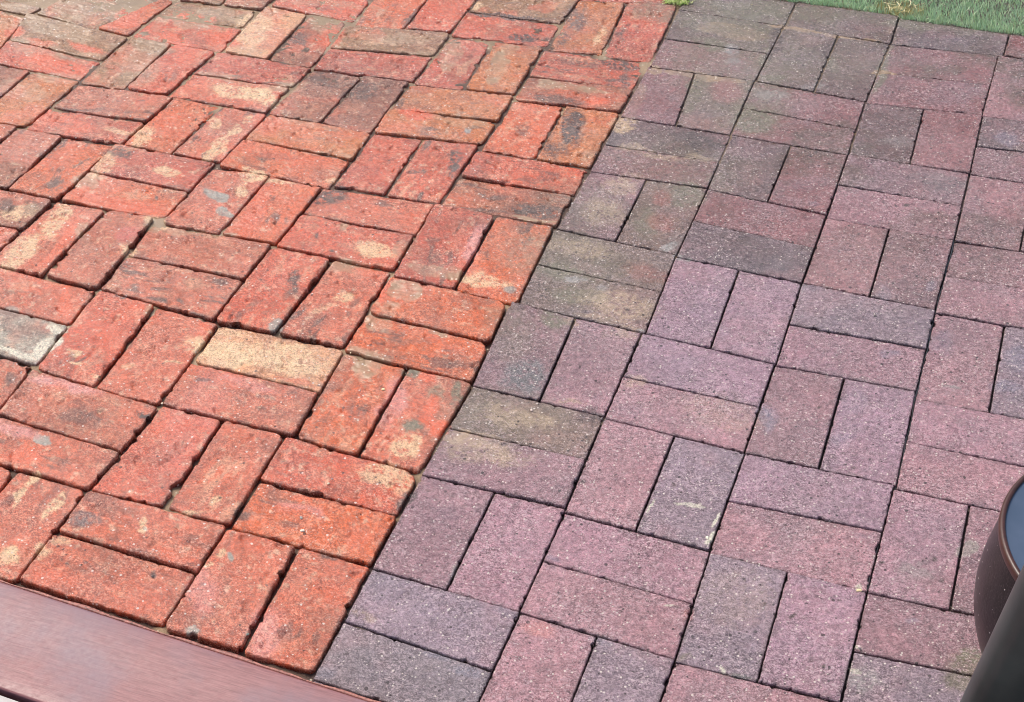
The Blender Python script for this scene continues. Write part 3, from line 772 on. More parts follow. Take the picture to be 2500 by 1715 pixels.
# ------------------------------------------------------------------ materials
class NT:
    def __init__(s, name):
        s.m = bpy.data.materials.new(name); s.m.use_nodes = True; s.t = s.m.node_tree
        s.b = s.t.nodes['Principled BSDF']; s.n = s.t.nodes; s.l = s.t.links
        s.geo = s.n.new('ShaderNodeTexCoord')
    def pos(s):
        if not hasattr(s, '_p'):
            g = s.n.new('ShaderNodeNewGeometry'); s._p = g.outputs['Position']
        return s._p
    def noise(s, scale, det=3, rough=.55, vec=None, dist=0):
        x = s.n.new('ShaderNodeTexNoise'); x.inputs['Scale'].default_value = scale; x.inputs['Detail'].default_value = det
        x.inputs['Roughness'].default_value = rough; x.inputs['Distortion'].default_value = dist
        s.l.new(vec or s.pos(), x.inputs['Vector']); return x.outputs['Fac']
    def vor(s, scale, vec=None):
        x = s.n.new('ShaderNodeTexVoronoi'); x.inputs['Scale'].default_value = scale
        s.l.new(vec or s.pos(), x.inputs['Vector']); return x.outputs['Distance'], x.outputs['Color']
    def mr(s, v, a, b, c=0, d=1):
        x = s.n.new('ShaderNodeMapRange'); x.clamp = True
        s.l.new(v, x.inputs[0])
        for i, q in enumerate((a, b, c, d)):
            if hasattr(q, 'links'): s.l.new(q, x.inputs[i+1])
            else: x.inputs[i+1].default_value = q
        return x.outputs[0]
    def math(s, op, a, b=0):
        x = s.n.new('ShaderNodeMath'); x.operation = op
        for i, q in enumerate((a, b)):
            if hasattr(q, 'links'): s.l.new(q, x.inputs[i])
            else: x.inputs[i].default_value = q
        return x.outputs[0]
    def mix(s, f, a, b, mode='MIX'):
        x = s.n.new('ShaderNodeMix'); x.data_type = 'RGBA'; x.blend_type = mode
        for i, q in ((0, f), (6, a), (7, b)):
            if hasattr(q, 'links'): s.l.new(q, x.inputs[i])
            else: x.inputs[i].default_value = q if i == 0 else (*q, 1)
        return x.outputs[2]
    def attr(s, n, out='Color'):
        x = s.n.new('ShaderNodeAttribute'); x.attribute_name = n; return x.outputs[out]
    def sep(s, c):
        x = s.n.new('ShaderNodeSeparateColor'); s.l.new(c, x.inputs[0]); return x.outputs
    def bump(s, h, strength=1, dist=.001, prev=None):
        x = s.n.new('ShaderNodeBump')
        if hasattr(strength, 'links'): s.l.new(strength, x.inputs['Strength'])
        else: x.inputs['Strength'].default_value = strength
        x.inputs['Distance'].default_value = dist; s.l.new(h, x.inputs['Height'])
        if prev: s.l.new(prev, x.inputs['Normal'])
        return x.outputs['Normal']
    def set(s, **k):
        for n, v in k.items():
            n = n.replace('_', ' ')
            if hasattr(v, 'links'): s.l.new(v, s.b.inputs[n])
            else: s.b.inputs[n].default_value = (*v, 1) if isinstance(v, tuple) and len(v) == 3 else v

def brick_mat(name, paver):
    t = NT(name)
    col = t.attr('tint'); film = t.attr('film', 'Fac')
    dry = t.math('SUBTRACT', 1.0, film)
    g1 = t.noise(420 if paver else 300, 4, .7, dist=.6)
    g2 = t.noise(1100 if paver else 800, 2, .6)
    gm = t.math('ADD', t.math('MULTIPLY', g1, .55), t.math('MULTIPLY', g2, .45))
    k = t.mr(gm, .38, .62, .5, 1.5)
    k = t.math('ADD', t.math('MULTIPLY', k, dry), t.math('MULTIPLY', t.mr(gm, .3, .7, .9, 1.1), film))
    cc = t.n.new('ShaderNodeCombineColor')
    for i in range(3): t.l.new(k, cc.inputs[i])
    c = t.mix(1.0, col, cc.outputs[0], 'MULTIPLY')
    mpv = t.n.new('ShaderNodeMapping'); mpv.inputs['Scale'].default_value = (1, 1.35, 1); mpv.inputs['Rotation'].default_value = (0, 0, .35)
    t.l.new(t.pos(), mpv.inputs[0])
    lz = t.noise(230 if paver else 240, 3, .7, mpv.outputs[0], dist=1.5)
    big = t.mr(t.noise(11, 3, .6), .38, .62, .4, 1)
    glint_lace = t.math('MULTIPLY', t.math('MULTIPLY', t.mr(lz, .53, .58), dry), big)
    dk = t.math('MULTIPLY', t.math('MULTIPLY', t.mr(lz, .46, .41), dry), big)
    c = t.mix(t.math('MULTIPLY', glint_lace, .58 if paver else .5), c, (.74, .56, .57) if paver else (.95, .56, .42))  # wet-film glints painted into the base colour as a pale lace
    c = t.mix(t.math('MULTIPLY', dk, .8), c, (.07, .035, .04) if paver else (.16, .035, .025))
    # exposed pale sand grains / dark pits
    d, rc = t.vor(240 if paver else 210); r = t.sep(rc)
    rad = t.mr(r[1], 0, 1, .08, .38)
    thr = .80 if paver else .91
    gr = t.math('MULTIPLY', t.math('LESS_THAN', d, rad), t.math('GREATER_THAN', r[0], thr))
    c = t.mix(t.math('MULTIPLY', gr, .75), c, (.80, .70, .62))
    d3, rc3 = t.vor(190); r3 = t.sep(rc3)
    sp = t.math('MULTIPLY', t.math('MULTIPLY', t.math('LESS_THAN', d3, t.mr(r3[1], 0, 1, .1, .36)), t.math('GREATER_THAN', r3[0], .80)), t.mr(film, .22, .55))
    c = t.mix(t.math('MULTIPLY', sp, .7), c, (.80, .68, .50))
    d2, rc2 = t.vor(130 if paver else 110); r2 = t.sep(rc2)
    pit = t.math('MULTIPLY', t.math('LESS_THAN', d2, t.mr(r2[1], 0, 1, .06, .26)), t.math('GREATER_THAN', r2[0], .80 if paver else .90))
    pit = t.math('MULTIPLY', pit, t.mr(film, 0, 1, 1, .3))
    c = t.mix(t.math('MULTIPLY', pit, .8), c, (.025, .012, .012))
    if paver:
        d4, rc4 = t.vor(62); r4 = t.sep(rc4)
        hole = t.math('MULTIPLY', t.math('LESS_THAN', d4, t.mr(r4[1], 0, 1, .04, .16)), t.math('GREATER_THAN', r4[0], .60))
        hole = t.math('MULTIPLY', hole, t.mr(film, 0, 1, 1, .3))
        c = t.mix(t.math('MULTIPLY', hole, .85), c, (.03, .018, .02)); pit = t.math('MAXIMUM', pit, hole)
    h = t.math('SUBTRACT', t.math('ADD', t.math('ADD', t.math('MULTIPLY', g1, .6), t.math('MULTIPLY', lz, .9)), t.math('MULTIPLY', g2, .3)), t.math('MULTIPLY', pit, .9))
    bs = t.mr(film, 0, 1, 1.0 if paver else .85, .08)
    nrm = t.bump(h, bs, .0022 if paver else .002)
    rough = t.mr(film, 0, 1, .28, .16)
    rough = t.math('ADD', rough, t.mr(t.noise(22, 3), .35, .65, -.13, .10))
    t.set(Base_Color=c, Roughness=rough, Normal=nrm)
    t.b.inputs['IOR'].default_value = 1.5
    cw = t.math('MULTIPLY', t.mr(t.noise(7, 4, .6), .42, .62, .1, 1), .55)
    t.l.new(cw, t.b.inputs['Coat Weight']); t.b.inputs['Coat Roughness'].default_value = .16
    t.l.new(t.bump(g2, .9, .0016, nrm), t.b.inputs['Coat Normal'])
    t.b.inputs['Specular IOR Level'].default_value = .62 if paver else .5
    return t.m
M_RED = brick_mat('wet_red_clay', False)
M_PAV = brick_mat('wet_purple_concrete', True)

def bed_mat():
    t = NT('wet_mud')
    col = t.attr('tint'); film = t.attr('film', 'Fac')
    g = t.noise(500, 4, .7); k = t.mr(g, .3, .7, .6, 1.35)
    k = t.math('ADD', t.math('MULTIPLY', k, t.math('SUBTRACT', 1.0, film)), t.math('MULTIPLY', t.mr(g, .35, .65, .82, 1.16), film))
    cc = t.n.new('ShaderNodeCombineColor')
    for i in range(3): t.l.new(k, cc.inputs[i])
    c = t.mix(1.0, col, cc.outputs[0], 'MULTIPLY')
    d, rc = t.vor(210); r = t.sep(rc)
    gr = t.math('MULTIPLY', t.math('LESS_THAN', d, t.mr(r[1], 0, 1, .1, .42)), t.math('GREATER_THAN', r[0], .82))
    c = t.mix(t.math('MULTIPLY', gr, .65), c, (.75, .65, .5))
    nrm = t.bump(g, t.mr(film, 0, 1, .9, .25), .003)
    t.set(Base_Color=c, Roughness=t.mr(film, 0, 1, .55, .08), Normal=nrm)
    return t.m
M_BED = bed_mat()

def simple(name, col, rough=.5, var=.2, scale=200, bump=.3, bd=.001, spec=.5, metallic=0):
    t = NT(name); g = t.noise(scale, 4, .6)
    lo = tuple(v*(1-var) for v in col); hi = tuple(min(1, v*(1+var)) for v in col)
    t.set(Base_Color=t.mix(t.mr(g, .3, .7), lo, hi), Roughness=rough, Metallic=metallic)
    if bump: t.set(Normal=t.bump(g, bump, bd))
    t.b.inputs['Specular IOR Level'].default_value = spec
    return t.m

# ------------------------------------------------------------------ stains, plus pink sheen (P) painted in as colour
SC = dict(S=(172, 142, 108), C=(226, 196, 160), K=(72, 52, 46), O=(224, 90, 40), W=(158, 152, 146), Z=(148, 142, 130), G=(112, 104, 78),
          P=(228, 146, 136), X=(245, 238, 212), B=(126, 142, 166), R=(196, 78, 62), M=(160, 84, 86), E=(140, 108, 92), U=(120, 120, 120))
# film strength (smooth wet silt), speckle break-up
SFILM = dict(S=.9, C=0, K=.1, O=.35, W=.3, Z=.5, G=.35, P=.3, X=0, B=0, R=.3, M=.5, E=.6, U=0)
SSPK = dict(S=.15, C=.9, K=.8, O=.4, W=.8, Z=.2, G=.55, P=.5, X=.45, B=.5, R=.5, M=.3, E=.2, U=.6)
def apply_stains_sheen(X, Y, col, film):
    wx = X + (fbm(X, Y, 26, 5)-.5)*.03 + (fbm(X, Y, 130, 8)-.5)*.007
    wy = Y + (fbm(X, Y, 26, 6)-.5)*.03 + (fbm(X, Y, 130, 9)-.5)*.007
    spk = .6*fbm(X, Y, 240, 77, 3, .7)+.4*fbm(X, Y, 75, 78, 3, .6)
    bx0, bx1, by0, by1 = X.min()-.02, X.max()+.02, Y.min()-.02, Y.max()+.02
    for s in STAINS_SHEEN:
        ty = s[0]; cx, cy, ux, uy, vx, vy = [q/10000 for q in s[1:7]]; st = s[7]
        e = abs(ux)+abs(vx); g = abs(uy)+abs(vy)
        if cx+e < bx0 or cx-e > bx1 or cy+g < by0 or cy-g > by1: continue
        det = ux*vy-vx*uy
        if abs(det) < 1e-10: continue
        small = math.sqrt(abs(det)) < .006
        dx = (X if small else wx)-cx; dy = (Y if small else wy)-cy
        a = (vy*dx-vx*dy)/det; b = (-uy*dx+ux*dy)/det
        r = np.sqrt(a*a+b*b)
        edge = .12 if ty in 'SXZ' else (.3 if ty in 'OC' and cx < .01 else .4)
        m = 1-ss(1-edge, 1+edge, r)
        k = SSPK[ty]
        if not small: m = m*(1-k+k*ss(.44, .55, spk+(m-.5)*.14)*1.25)
        if ty in 'CB' and cx > .01: m = m*(.5 if ty == 'C' else .35)
        if ty in 'RO' and cx > .01: m = m*.45
        m = np.clip(m*st, 0, 1)
        if ty == 'S': m = m*(.78 if cx < -.35 else 1)*(.45+.45*ss(.35, .65, fbm(X, Y, 34, 61)))
        tc = lin(SC[ty])*ALB
        if cx < .01 and ty == 'C': tc = lin((244, 206, 158))*.88; m = m*.8
        col = col*(1-m[:, None])+tc*m[:, None]
        film = film*(1-m)+SFILM[ty]*m
    return col, film
ALB = .80

def seg_dist_profile(paver): return (.0028 if paver else .0052)

# ------------------------------------------------------------------ bricks
rng = np.random.default_rng(7)
def brick(idx, red, q, cpal, label):
    P = np.array(q, float).reshape(4, 2)/10000
    c0 = P.mean(0)
    for i in range(4):
        for j in ((i+1) % 4, (i-1) % 4):
            e_ = P[i]-P[j]; P[i] = P[i]+e_/np.hypot(*e_)*(.0005 if red else .0003)
    L = (np.hypot(*(P[1]-P[0]))+np.hypot(*(P[2]-P[3])))/2
    Wd = (np.hypot(*(P[3]-P[0]))+np.hypot(*(P[2]-P[1])))/2
    def axis(l):
        e = np.array([0, .0008, .0018, .003, .0045, .0065, .009])
        n = int((l-.018)/.0024)
        return np.concatenate([e, np.linspace(.009, l-.009, n+1)[1:-1], l-e[::-1]])-l/2
    ax, ay = axis(L), axis(Wd); nx, ny = len(ax), len(ay)
    X, Y = np.meshgrid(ax, ay, indexing='ij'); X = X.ravel().copy(); Y = Y.ravel().copy()
    a, b = L/2, Wd/2
    rc = (.004+rng.random()*.006) if red else .0022
    gap = .0004
    # per-brick corner wear
    sx, sy = np.sign(X), np.sign(Y)
    ci = ((sx > 0)*2+(sy > 0)).astype(int)
    rcs = (rc*(.6+rng.random(4)*1.1))[ci] if red else np.full(len(X), rc)
    if 'chipped corner' in label or 'round' in label: rcs = np.where(ci == 2, .02, rcs*1.3)
    # round corners by projecting onto the arc
    kx, ky = np.abs(X)-(a-rcs), np.abs(Y)-(b-rcs)
    inc = (kx > 0) & (ky > 0); rr = np.hypot(kx, ky)
    sc_ = np.where(inc & (rr > rcs), rcs/np.maximum(rr, 1e-9), 1)
    X = np.where(inc, sx*(a-rcs+kx*sc_), X); Y = np.where(inc, sy*(b-rcs+ky*sc_), Y)
    kx, ky = np.abs(X)-(a-rcs), np.abs(Y)-(b-rcs); inc = (kx > 0) & (ky > 0)
    d = np.where(inc, rcs-np.hypot(kx, ky), np.minimum(a-np.abs(X), b-np.abs(Y)))
    d = np.maximum(d, 0)
    # inward normal for edge wear
    nxv = np.where(inc, -sx*kx, np.where(a-np.abs(X) < b-np.abs(Y), -sx, 0)); nyv = np.where(inc, -sy*ky, np.where(a-np.abs(X) < b-np.abs(Y), 0, -sy))
    nl = np.hypot(nxv, nyv)+1e-9; nxv, nyv = nxv/nl, nyv/nl
    ox, oy = rng.random(2)*50
    if red:
        e = gap+.0034*ss(.5, .95, fbm(X+ox, Y+oy, 28, 3))+.0016*fbm(X+ox, Y+oy, 190, 4)+.0045*ss(.66, .8, fbm(X+ox+5, Y+oy, 45, 14))
    else:
        e = gap*.5+.0013*fbm(X+ox, Y+oy, 230, 3)+.0026*ss(.64, .78, fbm(X+ox+5, Y+oy, 120, 14))
    wgt = np.exp(-(d/.012)**2)
    X = X+nxv*e*wgt; Y = Y+nyv*e*wgt
    d2 = d+e*(1-wgt)*.0
    u, v = (X+a)/L, (Y+b)/Wd
    # bilinear to the quad: P0 TL, P1 TR, P2 BR, P3 BL
    w0, w1, w2, w3 = (1-u)*(1-v), u*(1-v), u*v, (1-u)*v
    WX = w0*P[0, 0]+w1*P[1, 0]+w2*P[2, 0]+w3*P[3, 0]
    WY = w0*P[0, 1]+w1*P[1, 1]+w2*P[2, 1]+w3*P[3, 1]
    r0 = (.0030 if red else .0017)*(.75+.6*fbm(X+ox, Y+oy, 40, 21))
    dd = np.minimum(d, r0)
    drop = r0-np.sqrt(np.maximum(r0*r0-(r0-dd)**2, 0))
    if red:
        z0 = rng.normal(0, .0012); tx, ty = rng.normal(0, .012, 2)
        und = (fbm(X+ox, Y+oy, 22, 41)-.5)*.0042+(fbm(X+ox, Y+oy, 90, 42)-.5)*.0018+(vn(X*300+ox, Y*300, 43)-.5)*.0009
        grooves = (vn(Y*260+oy+3*vn(X*20, Y*60, 3), X*14+ox, 51)-.5)*.0009
        und = und+grooves-.003*ss(.7, .82, fbm(X+ox+9, Y+oy, 55, 60))
    else:
        z0 = rng.normal(0, .0006); tx, ty = rng.normal(0, .005, 2)
        und = (fbm(X+ox, Y+oy, 18, 41)-.5)*.0016+(fbm(X+ox, Y+oy, 200, 42, 3)-.5)*.0020
    Z = z0+X*tx+Y*ty+und-drop
    # colour
    base = lin(cpal)*ALB
    base = base*(np.array([1.02, 1.0, .86]) if min(cpal) > 120 else np.array([1.0, 1.0, .50])) if red else base*np.array([.95, .93, .90])
    if not red and sum(cpal) < 330: base = base*.85
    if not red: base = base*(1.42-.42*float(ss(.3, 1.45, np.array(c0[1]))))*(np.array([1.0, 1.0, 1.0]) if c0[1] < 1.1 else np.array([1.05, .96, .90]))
    n1 = fbm(WX+ox, WY+oy, 16, 90); n2 = fbm(WX+ox, WY+oy, 60, 91, 4, .6); n3 = fbm(WX+ox, WY+oy, 9, 95)
    col = np.repeat(base[None], len(X), 0)
    if red:
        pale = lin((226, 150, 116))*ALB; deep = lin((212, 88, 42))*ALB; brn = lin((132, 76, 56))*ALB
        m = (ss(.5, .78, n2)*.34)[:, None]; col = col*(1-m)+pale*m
        m = (ss(.54, .70, n1)*.55)[:, None]; col = col*(1-m)+deep*m
        m = (ss(.60, .74, 1-n1+.08*(n2-.5))*.35)[:, None]; col = col*(1-m)+brn*m
        m = (ss(.66, .8, fbm(WX+ox, WY+oy, 110, 97))*.55)[:, None]; col = col*(1-m)+lin((246, 206, 170))*ALB*m
        film = np.full(len(X), .05)+.25*ss(.5, .7, n1)
        if L > Wd: A_, B_ = X, Y
        else: A_, B_ = Y, X
        stk = fbm(A_*.28+ox, B_+oy+.25*vn(A_*25, B_*0, 4)*.05, 85, 71, 4, .6)
        soot = ss(.56, .68, stk)*ss(.42, .66, fbm(X+ox, Y+oy, 14, 73))*rng.uniform(.15, .95)
        wash = ss(.57, .66, 1-stk)*ss(.45, .66, fbm(X+ox, Y+oy, 15, 74))*rng.uniform(.05, .55)
        m = soot[:, None]; col = col*(1-m)+lin((86, 60, 50))*ALB*m
        m = wash[:, None]; col = col*(1-m)+lin((238, 188, 150))*ALB*m
        ed = (ss(.009, .0, d)*ss(.4, .6, n2)*.45)[:, None]; col = col*(1-ed)+lin((104, 70, 54))*ALB*ed
    else:
        pk = lin((178, 122, 126))*ALB; bl = lin((118, 118, 132))*ALB; dk = lin((110, 84, 88))*ALB
        m = (ss(.50, .72, n1)*.28)[:, None]; col = col*(1-m)+pk*m
        m = (ss(.52, .74, n3+.15*(n2-.5))*.22)[:, None]; col = col*(1-m)+bl*m
        m = (ss(.58, .8, 1-n2)*.35)[:, None]; col = col*(1-m)+dk*m
        film = np.full(len(X), .0)+.12*ss(.5, .7, n1)
        ed = (ss(.008, .0, d)*ss(.4, .6, n2)*.4)[:, None]; col = col*(1-ed)+lin((92, 74, 72))*ALB*ed
        gm = (ss(.47, .62, fbm(WX, WY, 5.5, 201, 5, .6))*(.18+.62*ss(.95, 1.5, WY)+.3*ss(.2, .0, WX)*ss(.45, .8, WY))*(.5+.5*ss(.35, .6, n2)))[:, None]; col = col*(1-gm)+lin((96, 74, 56))*ALB*gm
    gr = .72+.56*vn(WX*330+ox, WY*330+oy, 7)
    gr = gr*(.82+.36*vn(WX*170+ox, WY*170+oy, 8))
    gr = gr*(1+.16*(fbm(WX+ox, WY+oy, 30, 9)-.5))
    if not red: col = col*gr[:, None]
    else: col = col*(.35+.65*gr)[:, None]
    # soft mud settles in hollows of the top
    low = ss(.0004, -.0016, und if red else und*1.6)
    col, film = apply_stains_sheen(WX, WY, col, film)
    # skirt
    ids = np.arange(nx*ny).reshape(nx, ny)
    ring = np.concatenate([ids[:-1, 0], ids[-1, :-1], ids[:0:-1, -1], ids[0, :0:-1]])
    nr = len(ring); nv = nx*ny
    VX = [WX]; VY = [WY]; VZ = [Z]; C = [col]; Fm = [film]
    F = [grid_faces(nx, ny)]
    prev = ring
    for li, zz in enumerate((-.004, -.011, -.022, -.05)):
        jx = (fbm(WX[ring]*1.0, WY[ring]+li, 140, 31)-.5)*(.0022 if red else .0008)
        cxm, cym = c0
        dirx, diry = WX[ring]-cxm, WY[ring]-cym; dl = np.hypot(dirx, diry)
        g = .0004*li
        VX.append(WX[ring]+(dirx/dl)*(jx+g)); VY.append(WY[ring]+(diry/dl)*(jx+g)); VZ.append(Z[ring]+zz)
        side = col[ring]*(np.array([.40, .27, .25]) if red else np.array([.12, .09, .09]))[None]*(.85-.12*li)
        C.append(side); Fm.append(np.full(nr, .2))
        cur = np.arange(nv, nv+nr); nv += nr
        nxt = np.roll(np.arange(nr), -1)
        F.append(np.stack([prev, cur, cur[nxt], prev[nxt]], 1)); prev = cur
    VX, VY, VZ = map(np.concatenate, (VX, VY, VZ)); C = np.concatenate(C); Fm = np.concatenate(Fm)
    Fa = np.concatenate(F)
    V = np.stack([VX-c0[0], VY-c0[1], VZ], 1)
    # winding: make the top face up
    p = V[Fa[0]]; n = np.cross(p[1]-p[0], p[2]-p[0])
    if n[2] < 0: Fa = Fa[:, ::-1]
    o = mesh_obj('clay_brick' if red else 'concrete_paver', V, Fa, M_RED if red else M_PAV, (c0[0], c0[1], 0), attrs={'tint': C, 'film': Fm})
    return tag(o, label, 'brick' if red else 'paver', 'old red clay bricks laid in basket weave' if red else 'purple concrete pavers laid in basket weave')
for i, (red, q, cp, lab) in enumerate(BRICKS):
    brick(i, red, q, cp, lab)

# ------------------------------------------------------------------ bedding under the bricks, with silt and puddle water standing in the joints
def bed():
    x0, x1, y0, y1, st = -1.75, 1.15, -.35, 2.45, .0042
    xs = np.arange(x0, x1, st); ys = np.arange(y0, y1, st); nx, ny = len(xs), len(ys)
    X, Y = np.meshgrid(xs, ys, indexing='ij'); X = X.ravel(); Y = Y.ravel()
    # boundary of red part: x ~ 0
    redside = ss(.01, -.01, X)
    Z = -.0100-.0005*redside+.006*ss(.7, 1.2, Y)*redside+.005*ss(1.0, 1.5, Y)*(1-redside)+(fbm(X, Y, 40, 11)-.5)*.007+(fbm(X, Y, 160, 12)-.5)*.003
    dark = lin((98, 74, 60))[None]*redside[:, None]+lin((74, 56, 52))[None]*(1-redside[:, None])
    col = dark*(.7+.6*fbm(X, Y, 60, 13))[:, None]; film = np.full(len(X), .1); Z = Z+(h2(np.round(X*240), np.round(Y*240), 5)-.5)*.0012
    silt = lin((166, 138, 106))*ALB
    for mm in MUD:
        cx, cy, ux, uy, vx, vy = [q/10000 for q in mm[:6]]; lv = -mm[6]/1000-(.0034 if cx < -.75 else .0017 if mm[6] < 1.6 and mm[1] > 12000 else .0035)
        e = abs(ux)+abs(vx)+.02; g = abs(uy)+abs(vy)+.02
        I = np.where((abs(X-cx) < e*1.4) & (abs(Y-cy) < g*1.4))[0]
        if not len(I): continue
        det = ux*vy-vx*uy; dx, dy = X[I]-cx, Y[I]-cy
        r = np.hypot((vy*dx-vx*dy)/det, (-uy*dx+ux*dy)/det)+(fbm(X[I], Y[I], 40, 15)-.5)*.5
        m = 1-ss(.35, 1.2, r)
        z = lv+(fbm(X[I], Y[I], 12, 19)-.5)*.0012
        Z[I] = np.maximum(Z[I], Z[I]*(1-m)+z*m)
        cc = silt[None]*(.75+.5*fbm(X[I], Y[I], 30, 16))[:, None]*(.55+.45*redside[I])[:, None]
        col[I] = col[I]*(1-m[:, None])+cc*m[:, None]; film[I] = film[I]*(1-m)+(.35+.6*ss(.42, .6, fbm(X[I], Y[I], 14, 18)))*m
    o = mesh_obj('ground', np.stack([X, Y, Z], 1), grid_faces(nx, ny), M_BED, attrs={'tint': col, 'film': film})
    tag(o, kind='structure')
    me = mesh_obj('soil', [(-60, -60, -.06), (60, -60, -.06), (60, 60, -.06), (-60, 60, -.06)], [(0, 1, 2, 3)], simple('soil', (.12, .09, .07), .8, .3, 3, 0))
    tag(me, kind='structure')
bed()

def lathe(name, prof, mat, parent, loc=(0, 0, 0), n=160):
    th = np.linspace(0, 2*np.pi, n, endpoint=False); m = len(prof)
    V = np.array([(r*math.cos(t), r*math.sin(t), z) for t in th for r, z in prof])
    F = []
    for i in range(n):
        for j in range(m-1):
            a = i*m+j; b = ((i+1) % n)*m+j
            F.append((a, b, b+1, a+1))
    return mesh_obj(name, V, F, mat, loc, parent)
def empty(name, loc, label, cat, group=None):
    o = bpy.data.objects.new(name, None); sc.collection.objects.link(o); o.location = loc; o.empty_display_size = .05
    return tag(o, label, cat, group)
def sweep(name, pts, radii, mat, parent=None, n=24, loc=(0, 0, 0)):
    pts = [Vector(p) for p in pts]; V = []; 
    for i, p in enumerate(pts):
        d = (pts[min(i+1, len(pts)-1)]-pts[max(i-1, 0)]).normalized()
        a = d.cross(Vector((0, 0, 1))); a = a.normalized() if a.length > 1e-4 else Vector((1, 0, 0)); b = d.cross(a)
        for k in range(n):
            t = 2*math.pi*k/n; V.append(p+(a*math.cos(t)+b*math.sin(t))*radii[i]-Vector(loc))
    F = [(i*n+k, i*n+(k+1) % n, (i+1)*n+(k+1) % n, (i+1)*n+k) for i in range(len(pts)-1) for k in range(n)]
    return mesh_obj(name, [tuple(v) for v in V], F, mat, loc, parent)

# ------------------------------------------------------------------ wooden board along the lower left edge
def wood_mat():
    t = NT('varnished_wood')
    mp = t.n.new('ShaderNodeMapping'); mp.inputs['Scale'].default_value = (30, 420, 60); mp.inputs['Rotation'].default_value = (0, 0, .054)
    t.l.new(t.geo.outputs['Object'], mp.inputs[0])
    g = t.noise(1, 6, .7, mp.outputs[0], .6); g2 = t.noise(9, 4, .6); g3 = t.noise(160, 3, .6)
    c = t.mix(t.mr(g, .35, .65), (.20, .075, .078), (.33, .14, .14))
    c = t.mix(t.math('MULTIPLY', t.mr(g2, .42, .68), .75), c, (.20, .13, .16))
    d, rc = t.vor(55); r = t.sep(rc)
    c = t.mix(t.math('MULTIPLY', t.math('LESS_THAN', d, .055), t.math('GREATER_THAN', r[0], .93)), c, (.05, .02, .03))
    h = t.math('ADD', g, t.math('MULTIPLY', g3, .25))
    t.set(Base_Color=c, Roughness=t.mr(g3, .3, .7, .36, .5), Normal=t.bump(h, .16, .0010))
    t.b.inputs['Specular IOR Level'].default_value = .45
    return t.m
M_WOOD = wood_mat()
def board():
    A = np.array([-.4158, .0247]); B = np.array([.0989, -.0028]); dr = (B-A)/np.hypot(*(B-A)); nr = np.array([dr[1], -dr[0]])   # nr points to the viewer
    if nr[1] > 0: nr = -nr
    root = empty('wooden_board', (-.15, -.06, 0), 'smooth reddish brown wooden board with pinkish grain along the edge of the red bricks', 'board')
    wd = .1455; s = np.linspace(-.55, 1.0, 160)
    prof = [(.001, -.02), (.0, .0165), (.0006, .0188), (.0018, .0198), (.0035, .02)]+[(x, .02+.0004*math.sin(x*60)) for x in np.linspace(.01, wd-.012, 24)]+\
           [(wd-.003, .0199), (wd-.001, .0192), (wd, .0175), (wd, .004), (wd, -.03)]
    V = []
    for q in s:
        for x, z in prof:
            p = A+dr*q+nr*x; V.append((p[0]+.15, p[1]+.06, z))
    mesh_obj('plank', V, grid_faces(len(s), len(prof))[:, ::-1], M_WOOD, (0, 0, 0), root)
    prof = [(-.0052, -.02), (-.0052, .0165), (-.0048, .0178), (-.0015, .0182), (-.0009, .015), (-.0004, .012)]
    V = []
    for i, q in enumerate(s):
        for x, z in prof:
            p = A+dr*q+nr*(x+(.0009*math.sin(q*90)+.0012*math.sin(q*31+1) if x < -.004 else 0)); V.append((p[0]+.15, p[1]+.06, z))
    mesh_obj('lip', V, grid_faces(len(s), len(prof))[:, ::-1], simple('lip_wood', (.34, .13, .10), .5, .6, 260, .8), (0, 0, 0), root)
    fl = mesh_obj('floor', [(-1.2, -.9, .0185), (1.2, -.9, .0185), (1.2, -.2155, .0185), (-1.2, -.0865, .0185)], [(0, 1, 2, 3)], simple('pale_floor', (.42, .38, .36), .5, .15, 90, .3))
    tag(fl, kind='structure')
board()

